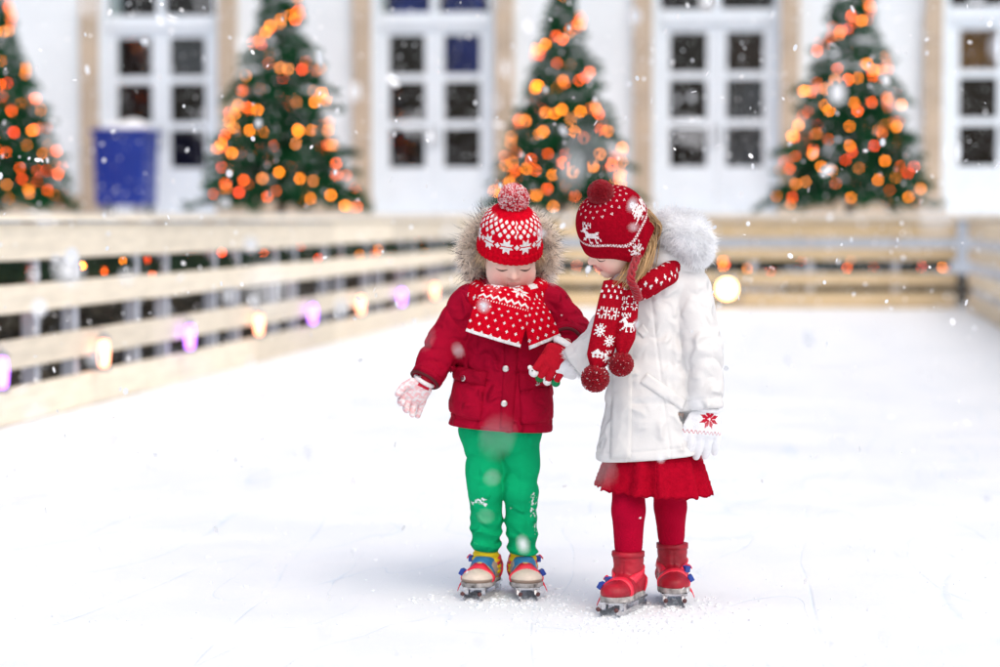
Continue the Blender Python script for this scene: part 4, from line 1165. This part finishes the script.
for A_, f_, tl in ((AL, (-.26, -.96, 0), -1), (AR, (.10, -.99, 0), 1)):
    fr = shoe_frame(A_, f_); fs = lambda P, fr=fr: toddler_shoe(P, fr)
    b0 = A_ * (1, 1, 0)
    def sock(P, b0=b0):
        d, t = cap(P, b0 + (0, .002, .066), b0 + (0, .0, .125), .0375, .0285, True)
        return d + .0018 * np.sin(P[:, 2] * 420 + 2 * wob(P, 30, 1.))
    sdf_obj('sock', sock, b0 + (-.05, -.05, .025), b0 + (.05, .06, .18), .003, M['sock'], root)
    sh = sdf_obj('shoe', fs, b0 + (-.15, -.15, .02), b0 + (.15, .12, .14), .0028, M['shoe'], root, lambda P, fr=fr: shoe_col(P, fr))
    sdf_obj('sole', sole_sdf(fs, fr, 1.0, .0312, .0425, .0025), b0 + (-.15, -.16, .02), b0 + (.15, .12, .06), .0028, M['sole'], sh)
    skate(root, fs, fr, 1.0, True, tl, .085, (-.35, math.pi + .35))

# ------------------------------------------------------------------ the taller child: ivory coat, red skirt and tights
root, G = child(650, 606, 'person in ivory hooded coat, red skirt and earflap hat, head bent toward the companion')
xz = lambda px, py: G(px, py)[[0, 2]]
HS = 1.0
hfr = frame(G(614, 235, -.075), (-.80, -.17, -.56), (-.25, -.56, .79))
AS, AE, AW = G(687, 289, -.012), G(698, 346, -.05), G(703, 402, -.07)          # hanging arm
CS, CE, CW = G(624, 302, .0), G(602, 342, -.015), G(577, 360, -.005)          # reaching arm
def coat(P):
    Q = yscale(P, 1.16)
    d, t = cap(Q, G(655, 292) * (1, 1.16, 1), G(650.5, 452, -.005) * (1, 1.16, 1), .083, .131, True); d = d * .9
    d = smin(d, cap(P, G(632, 288, .0), G(680, 284, .0), .046), .05)
    d = d + .0042 * wob(P, 26, 4.) + .0022 * wob(P, 70, 1.) + .0024 * np.sin(P[:, 2] * 95 + 3 * wob(P, 20, 2.)) * (P[:, 2] > .5)
    hem = P[:, 2] - (.3665 + .085 * P[:, 0])
    front = P[:, 1] < 0
    for x_, z_ in ((G(656, 0)[0], 1), (G(626, 0)[0], 1)):
        d = d + np.where(front, .0025, 0) * np.exp(-((P[:, 0] - x_ - .12 * (.6 - P[:, 2]) * (x_ > 0)) / .0028) ** 2)
    d = d + .002 * np.exp(-((hem - .024) / .0025) ** 2)
    a = arm(P, AS, AE, AW, (.056, .050, .0405), .0100, 2., 30)
    d = smin(d, a, .004)
    d = smin(d, arm(P, CS, CE, CW, (.052, .047, .042), .0085, 7.), .02)
    for c_, n_ in ((AW, AW - AE), (CW, CW - CE)):
        n_ = n_ / np.linalg.norm(n_); near = np.linalg.norm(P - c_.astype(F32), axis=1) < .075
        d = np.where(near, smax(d, ((P - (c_ + n_ * .012).astype(F32)) @ n_.astype(F32)), .006), d)
        d = np.where(near, d + .002 * np.exp(-(((P - (c_ - n_ * .012).astype(F32)) @ n_.astype(F32)) / .0025) ** 2), d)
    return smax(d, -hem, .007)
clo, chi = bbox([AS, AE, AW, CS, CE, CW, G(600, 465), G(706, 280)], .085); clo[1], chi[1] = -.20, .17; clo[2] = .33
ct = sdf_obj('coat', coat, clo, chi, .0029, M['coat'], root)
patch('front_placket', coat, (xz(614, 300), xz(631, 300), xz(628, 458), xz(608, 460.5)), .004, M['coat_seam'], ct, 34, 6)
patch('pocket_welt', coat, (xz(644, 370), xz(683, 397), xz(678.5, 407), xz(637, 379.5)), .006, M['coat'], ct, 6, 18)
patch('pocket_welt', coat, (xz(633, 328), xz(640, 322), xz(646, 330), xz(640, 337)), .0015, M['coat'], ct, 5, 5)
# hood on the shoulders with white fur
def ghood(P):
    d = ell(P, G(682, 254, .055), (.082, .070, .050))
    d = smin(d, cap(P, G(646, 222, .035), G(662, 262, -.03), .024, .024), .03)
    d = smin(d, cap(P, G(662, 262, -.03), G(690, 270, -.02), .024, .03), .03)
    return d + .003 * wob(P, 45, 1.)
hc = G(672, 248, .03); sdf_obj('hood', ghood, hc - .16, hc + .16, .004, M['coat'], ct)
FP = spline([G(660, 228, .0), G(674, 230, -.03), G(687, 237, -.045), G(694, 249, -.04)], 16)
fR = np.interp(np.linspace(0, 1, 16), [0, .35, .7, 1], [.024, .039, .040, .026])
def ffur(P): return sunion([cap(P, FP[q], FP[q + 1], fR[q], fR[q + 1]) for q in range(0, 15)], .01) - .006 + .004 * wob(P, 60, 2.) + .002 * wob(P, 190, 1.)
fv, fq = nets(ffur, FP.min(0) - .07, FP.max(0) + .07, .005)
fb = link('fur_trim', mesh('fur_base', fv, fq, True, vcol=np.tile((.93, .935, .95), (len(fv), 1))), ct, M['fur'])
rt = surf_pts(fv, fq, 9000); nn = grad(ffur, rt.astype(F32)); tn = rng.uniform(.88, 1.08, (9000, 1))
strands('fur_hair', rt - nn * .004, nn + np.array([.1, 0, -.15]), .020, .0018, lambda t: np.array([.95, .955, .965]) * tn, M['fur'], fb, .25, .6)
# skirt: fluted knit with a scalloped hem
SC = G(653, 470, 0.); n_, m_ = 22, 260; ph = np.linspace(0, 2 * math.pi, m_); vv = np.linspace(0, 1, n_)[:, None]
fold = .6 * np.sin(ph * 11 + .9 * np.sin(ph * 3)) + .4 * np.sin(ph * 17 + 1. + .5 * np.sin(ph * 5))
rad = .102 + .036 * vv ** .9 + (.014 * fold) * vv ** .55 + .0010 * np.sin(ph * 60) * np.sin(vv * 40 + ph * 30)
zt, zb = .40, .283 + .005 * np.abs(np.sin(ph * 17)) - .012 * np.cos(ph - .9)
zz = zt + (zb - zt) * vv
zz = zz + .0025 * np.sin(vv * 60)
def sk_grid(r): return np.stack([SC[0] + r * np.sin(ph), SC[1] - .92 * r * np.cos(ph), zz + 0 * r], -1)
slab_obj('skirt', sk_grid(rad), sk_grid(rad - .004), M['skirt'], root)
# tights
HLg, KLg, ALg = G(628, 465, -.02), G(627, 508, -.055), G(627.5, 574, -.045)
HRg, KRg, ARg = G(668, 465, .03), G(672, 510, .065), G(675, 566, .10)
def tights(P):
    def lg(h_, k_, a_, r, s_):
        d1 = cap(P, h_, k_, r[0], r[1]); d2, t = cap(P, k_, a_, r[1], r[2], True)
        calf = cap(P, k_ + (a_ - k_) * .25 + (0, .012, 0), k_ + (a_ - k_) * .5 + (0, .012, 0), r[1] * .82, r[1] * .76)
        return smin(smin(d1, d2, .02), calf, .02) + .0015 * np.sin(t * 60 + 2 * wob(P, 40, s_)) * np.clip(t * 3 - 1.9, 0, 1)
    d = smin(lg(HLg, KLg, ALg, (.046, .0370, .0260), 1.), lg(HRg, KRg, ARg, (.046, .0365, .0250), 2.), .006)
    return smax(d, P[:, 2] - .385, .01)
tlo, thi = bbox([HLg, HRg, ALg, ARg, KLg, KRg], .06)
sdf_obj('tights', tights, tlo, thi, .0032, M['tights'], root)
nk = G(646, 282, .0)
def body(P):
    d = head_sdf(to_l(P, hfr), HS, False)
    d = smin(d, cap(P, hfr[0] + hfr[1] @ np.array([0, .03, -.06]), nk, .038, .040), .02)
    d = smin(d, cap(P, G(653, 312), G(651, 448), .060, .085), .04)
    d = smin(d, cap(P, CS + (.014, 0, 0), AS - (.014, 0, 0), .028), .02)
    for s_, e_, w_ in ((AS, AE, AW), (CS, CE, CW)):
        d = smin(d, np.minimum(cap(P, s_, e_, .028, .025), cap(P, e_, w_, .025, .017)), .012)
    for h_, k_, a_ in ((HLg, KLg, ALg), (HRg, KRg, ARg)):
        d = smin(d, np.minimum(cap(P, h_, k_, .036, .031), cap(P, k_, a_, .031, .021)), .02)
        d = smin(d, cap(P, a_, a_ * (1, 1, 0) + (0, -.03, .062), .019, .015), .012)
    return d
blo, bhi = bbox([AW, CW, ALg, ARg, hfr[0]], .115); blo[2] = .03
sdf_obj('body', body, blo, bhi, .0030, M['skin'], root, lambda P: skin_tint(to_l(P, hfr), HS))
face_details(hfr, HS, root)
# hair
def lock(pts, n, r0, spread):
    base = spline(pts, 14); out = []
    for _ in range(n):
        o = rng.normal(size=3) * spread; o2 = rng.normal(size=3) * spread * 1.4; t = np.linspace(0, 1, 14)[:, None]
        w = .004 * np.sin(t * rng.uniform(5, 10) + rng.uniform(0, 6)) * rng.normal(size=3)
        out.append(tube(base + o * (1 - t) + o2 * t + w * t, np.interp(np.linspace(0, 1, 14), [0, .4, 1], [r0, r0, r0 * .2]), 5))
    return out
hw = lambda x, y, z: to_w(np.array([x, y, z]) * HS, hfr)
parts = []
for k in range(9):
    a = math.radians(66 + k * 12); rx, ry = .064 * math.sin(a), -.074 * math.cos(a) + .012
    end = G(611 + 3.6 * k, 284 + 7 * math.sin(k * .45), -.135 + .006 * k)
    parts += lock([hw(rx, ry, -.005), hw(rx * 1.0, ry, -.045), (hw(rx, ry, -.06) + end) / 2 + (0, -.02, 0), end], 11, .0014, .0055)
for k in range(5):                         # the far side of the face and the nape
    parts += lock([hw(-.055, -.02 - .01 * k, .0), hw(-.062, -.03 - .006 * k, -.05), hw(-.060, -.045, -.10), hw(-.055, -.055, -.13)], 5, .0013, .004)
    parts += lock([hw(.045 - .01 * k, .08, .03), hw(.045 - .01 * k, .088, -.02), G(648 - k, 258, .0), G(650 - k, 272, .0)], 16, .0019, .005)
v, q = join_vf(parts); cn = np.repeat(rng.uniform(.6, 1.35, len(v) // 70), 70)[:, None]
link('hair', mesh('hair', v, q, True, vcol=np.array([.46, .29, .14]) * cn), root, M['hair'])['kind'] = 'stuff'
# earflap hat
NC, NR = 176, 64
CY = 40       # column of her left ear in the pattern: columns run from the face (0) round
def ghat_col(i, j):
    W2 = (.78, .70, .70)
    ii = (i + NC // 2) % NC - NC // 2
    if j < 3: return DRED
    if j in (14, 16): return W2 if i % 2 == 0 else DRED
    if j == 15: return W2 if i % 4 else DRED
    if art(SNOWF, ii, j, 44, 7, 1.15) or art(SNOWF, ii, j, -44, 7, 1.15): return W2
    for c in (12, -34): 
        if art(DEER, ii, j, c, 28, 1.45): return W2
    for c in (62, -78): 
        if art(FIR, ii, j, c, 28, 1.4): return W2
    for c in (76, ): 
        if art(HOUSE, ii, j, c, 24, 1.3): return W2
    if j in (43, 48, 53): return W2 if (i + (j % 2) * 5) % 11 in (0, 2) else DRED
    if j in (42, 47, 52): return W2 if (i + ((j + 1) % 2) * 5) % 11 == 1 else DRED
    return DRED
hatfr = (to_w(np.array([0, .006, 0]) * HS, hfr), hfr[1])
def flap(phv):
    a = abs((phv + math.pi) % (2 * math.pi) - math.pi)      # 0 face .. pi nape
    return .050 * math.exp(-((a - 1.50) / .42) ** 2) + .016 * (a > 1.5) * (1 - math.exp(-((a - 1.5) / .5) ** 2))
pf = prof_hat(.0772 * HS, .004, .1270 * HS, NR, 2.7)
hat = knit_lathe('hat', hatfr, pf, NC, ghat_col, M['knit'], root, low=flap, relief=lambda i, j: .0005 * ((i + j) % 2))
pompom(to_w(np.array([0, .010, .131]) * HS, hfr), .031, [(.30, .003, .012), (.22, .002, .01)], [.6, .4], hat, 3000)
for sgn in (1, -1):
    c0 = to_w(np.array([sgn * .072, .005, -.030]) * HS, hfr)
    ends = [c0, G(626, 276, -.175), G(631, 288, -.165), G(634, 297, -.150)] if sgn > 0 else [c0, c0 + (-.01, .02, -.05), c0 + (0, .04, -.08)]
    P = spline(ends, 46); parts = []
    for q_ in (0, 2.09, 4.19):
        t = np.linspace(0, 7 * math.pi, 46); off = np.stack([np.cos(t + q_), .7 * np.sin(t + q_), .3 * np.sin(t + q_)], 1) * .0068
        parts.append(tube(P + off, .0046, 7))
    link('braided_tie', mesh('braided_tie', *join_vf(parts), True), hat, M['cord'])
# scarf
wc = G(640, 281, -.030)
C2 = (.34, .003, .013)
scf = ring_band('scarf', None, wc, .070, .062, .030, .026, 240, 42, lambda i, j: WHT if dots(i, j, 10, 8) else C2, M['knit'], root, zf=lambda p_: .030 * math.sin(p_) - .012 * math.cos(p_), lump=.06)
def end1(i, j):
    if 3 < j < 20: return WHT if ((i + 3 * ((j // 5) % 2)) % 6) in (0, 1) and j % 5 in (0, 1, 2) and not ((i + 3 * ((j // 5) % 2)) % 6 == 1 and j % 5 == 0) else C2
    if 24 <= j <= 30: return WHT if star((i % 9) - 4, j - 27, 4.2) or (i % 9 == 8) else C2
    if art(SNOWF, i, -j, 6, -38) or art(SNOWF, i, -j, 16, -45): return WHT
    return WHT if art(HOUSE, i, -j, 9, -57) or art(DEER, i, -j, 18, -60) and i > 14 else C2
def end2(i, j):
    if 3 < j < 16: return WHT if star((i % 9) - 4, (j % 8) - 4, 3.6) else C2
    return WHT if art(DEER, i, -j, 8, -25) else C2
ribbon('scarf_end', [G(612, 281, -.118), G(608, 300, -.135), G(602, 330, -.140), G(597, 352, -.138), G(594, 366, -.135)], [(1, .1, -.12)] * 5, [.056, .062, .066, .062, .026], .010, 24, 80, end1, M['knit'], scf, cup=-.010, wave=.003)
ribbon('scarf_end', [G(627, 290, -.120), G(624, 312, -.138), G(621, 335, -.140), G(618.5, 351, -.138)], [(1, .1, -.05)] * 4, [.040, .048, .050, .024], .010, 18, 56, end2, M['knit'], scf, cup=-.009, wave=.003)
for p, r in ((G(592.5, 374, -.138), .033), (G(617.5, 360, -.140), .0295)):
    pompom(p, r, [(.36, .003, .014), (.24, .002, .01), (.8, .7, .7)], [.62, .35, .03], scf, 2600)
# gloves
def starry(Q, P):
    c = np.tile((.84, .84, .86), (len(P), 1)); x, z_ = Q[:, 0] * 1000 + 1, Q[:, 2] * 1000
    m = np.zeros(len(P), bool)
    for i, (a_, b_) in enumerate(zip(x, z_)):
        if Q[i, 1] < .002: m[i] = star(a_, b_ + 12, 21) or (-43 < b_ < -36 and abs(b_ + 39.5 - 2.2 * (abs((a_ % 8) - 4) - 2)) < 1.4)
    c[m] = (.50, .008, .03); return c
gfr = frame(AW + (AW - AE) / np.linalg.norm(AW - AE) * .020, (.28, -.95, .05), (.10, .06, 1))
gl, tips = glove('glove', gfr, 1.20, -1, [.24, .22, .2, .2], starry, root, .0015, spread=.02, thumb=(.55, -.05))
cuff_ring(gfr, .006, .0235, .006, (.84, .84, .86), gl)
gfr = frame(CW + (CW - CE) / np.linalg.norm(CW - CE) * .006 + np.array([0, .006, -.006]), (.1, -.6, -.7), (.60, -.52, .62))
gl, tips = glove('glove', gfr, .92, 1, [1.15, 1.15, 1.1, 1.05], lambda Q, P: np.tile((.83, .83, .85), (len(P), 1)), root, spread=.02, thumb=(.6, .3))
n_ = (CW - CE) / np.linalg.norm(CW - CE); rt_ = CW + n_ * .008
k = 900; d = rng.normal(size=(k, 3)); d -= n_ * (d @ n_)[:, None]; d /= np.linalg.norm(d, axis=1, keepdims=True)
strands('cuff_fleece', rt_ + d * .026, d + n_ * .5, .016, .003, lambda t: np.tile((.82, .83, .84), (k, 1)), M['fur'], ct, .1, .4)
# boots and skates
def boot(P, fr, s):
    Q = to_l(P, fr) / s
    d = ell(Q, (0, -.074, .051), (.037, .048, .0235))
    d = smin(d, ell(Q, (0, -.028, .058), (.033, .050, .032)), .02)
    d = smin(d, ell(Q, (0, .016, .060), (.032, .036, .036)), .02)
    d = smin(d, cap(Q, (0, .002, .07), (0, -.004, .140), .0340, .0365), .016)
    d = d + .0016 * np.sin(Q[:, 2] * 190 + 3 * wob(Q, 45, 2.)) * np.exp(-((Q[:, 2] - .085) / .022) ** 2)
    d = d + .0018 * np.exp(-(np.abs(Q[:, 0]) / .0022) ** 2) * (Q[:, 2] > .075) * (Q[:, 1] < 0)
    return smax(smax(d, .034 - Q[:, 2], .004), Q[:, 2] - .137, .004) * s
for A_, f_, tl, an_ in ((ALg, (-.40, -.92, 0), -1, True), (ARg, (-.02, -1, 0), 1, True)):
    s = 1.04; fr = shoe_frame(A_, f_); fs = lambda P, fr=fr: boot(P, fr, s); b0 = A_ * (1, 1, 0)
    bt = sdf_obj('boot', fs, b0 + (-.16, -.16, .02), b0 + (.16, .12, .17), .0028, M['boot'], root)
    sdf_obj('sole', sole_sdf(fs, fr, s, .0312, .0445, .0028), b0 + (-.16, -.17, .02), b0 + (.16, .12, .06), .0028, M['sole'], bt)
    a_ = fr[1]
    strap('boot_collar', fs, to_w(np.array([0, -.003, .130]) * s, fr), a_[:, 0], a_[:, 1], .012 * s, .0035, M['boot'], bt)
    patch('pull_tab', fs, ((A_[0] - .010, .158), (A_[0] + .010, .158), (A_[0] + .009, .128), (A_[0] - .009, .128)), .003, M['boot'], bt, 5, 5) if False else None
    skate(root, fs, fr, s, an_, tl)

# ================================================================== SNOW IN THE AIR AND ON THE ICE
rng = np.random.default_rng(21)
n = 26000
P = np.stack([rng.uniform(-6.2, 3.2, n), rng.uniform(1.2, 24.5, n), rng.uniform(.02, 4.2, n)], 1)
P[:150] = np.stack([rng.uniform(-1.3, .5, 150), rng.uniform(1.4, 3.9, 150), rng.uniform(.4, 1.45, 150)], 1)
s = np.exp(rng.normal(math.log(.0042), .45, n)); s = np.clip(s, .0016, .0068); s[:150] = rng.uniform(.005, .0105, 150)
# each flake: one six-sided plate of ice
h6 = np.radians(np.arange(6) * 60 + 10); q1 = rng.normal(size=(n, 3)); q1 /= np.linalg.norm(q1, axis=1, keepdims=True)
q2 = np.cross(q1, rng.normal(size=(n, 3))); q2 /= np.linalg.norm(q2, axis=1, keepdims=True); q3 = np.cross(q1, q2)
pl = lambda u, w: (u[:, None] * np.cos(h6)[None, :, None] + w[:, None] * np.sin(h6)[None, :, None]) * s[:, None, None]
V = pl(q1, q2) * 1.15 * np.array([1, 1, 1.25]) + P[:, None]
V = V.reshape(-1, 3); Fq = np.arange(n * 6).reshape(-1, 6)
M['flake'] = mat('snowflake', (.97, .975, .98), .7, spec=.1)
N, L = M['flake'].node_tree.nodes, M['flake'].node_tree.links
tl_ = N.new('ShaderNodeBsdfTranslucent'); tl_.inputs[0].default_value = (.97, .975, .98, 1); mx_ = N.new('ShaderNodeMixShader'); mx_.inputs[0].default_value = .5
L.new(N['Principled BSDF'].outputs[0], mx_.inputs[1]); L.new(tl_.outputs[0], mx_.inputs[2]); L.new(mx_.outputs[0], N['Material Output'].inputs[0])
o = tag(link('falling_snow', mesh('falling_snow', V, Fq), None, M['flake']), 'loose white snowflakes drifting in the air over the rink', 'snow'); o['kind'] = 'stuff'
# shavings scraped up around the skates and over the ice
n = 3600
P = np.stack([rng.uniform(XL + .05, XR - .05, n), rng.uniform(3.2, 14, n), np.zeros(n)], 1)
for k, (px, py) in enumerate(((486, 598), (525, 600), (622, 618), (672, 608), (640, 628))):
    h_ = hit(px, py, 2, 0); m = slice(k * 200, (k + 1) * 200); P[m, 0] = h_.x + rng.normal(size=200) * .09; P[m, 1] = h_.y + rng.normal(size=200) * .11
s = np.exp(rng.normal(math.log(.0024), .5, n)); s = np.clip(s, .001, .007)
iv, jf = ico(1)
V = (P[:, None] + iv[None] * s[:, None, None] * np.array([1.5, 1.5, .55])).reshape(-1, 3); V[:, 2] += .0008
Fq = (jf[None] + (np.arange(n) * len(iv))[:, None, None]).reshape(-1, 3)
o = tag(link('snow_shavings', mesh('snow_shavings', V, Fq, True), None, M['snow']), 'fine snow shavings scraped up on the ice', 'snow'); o['kind'] = 'stuff'
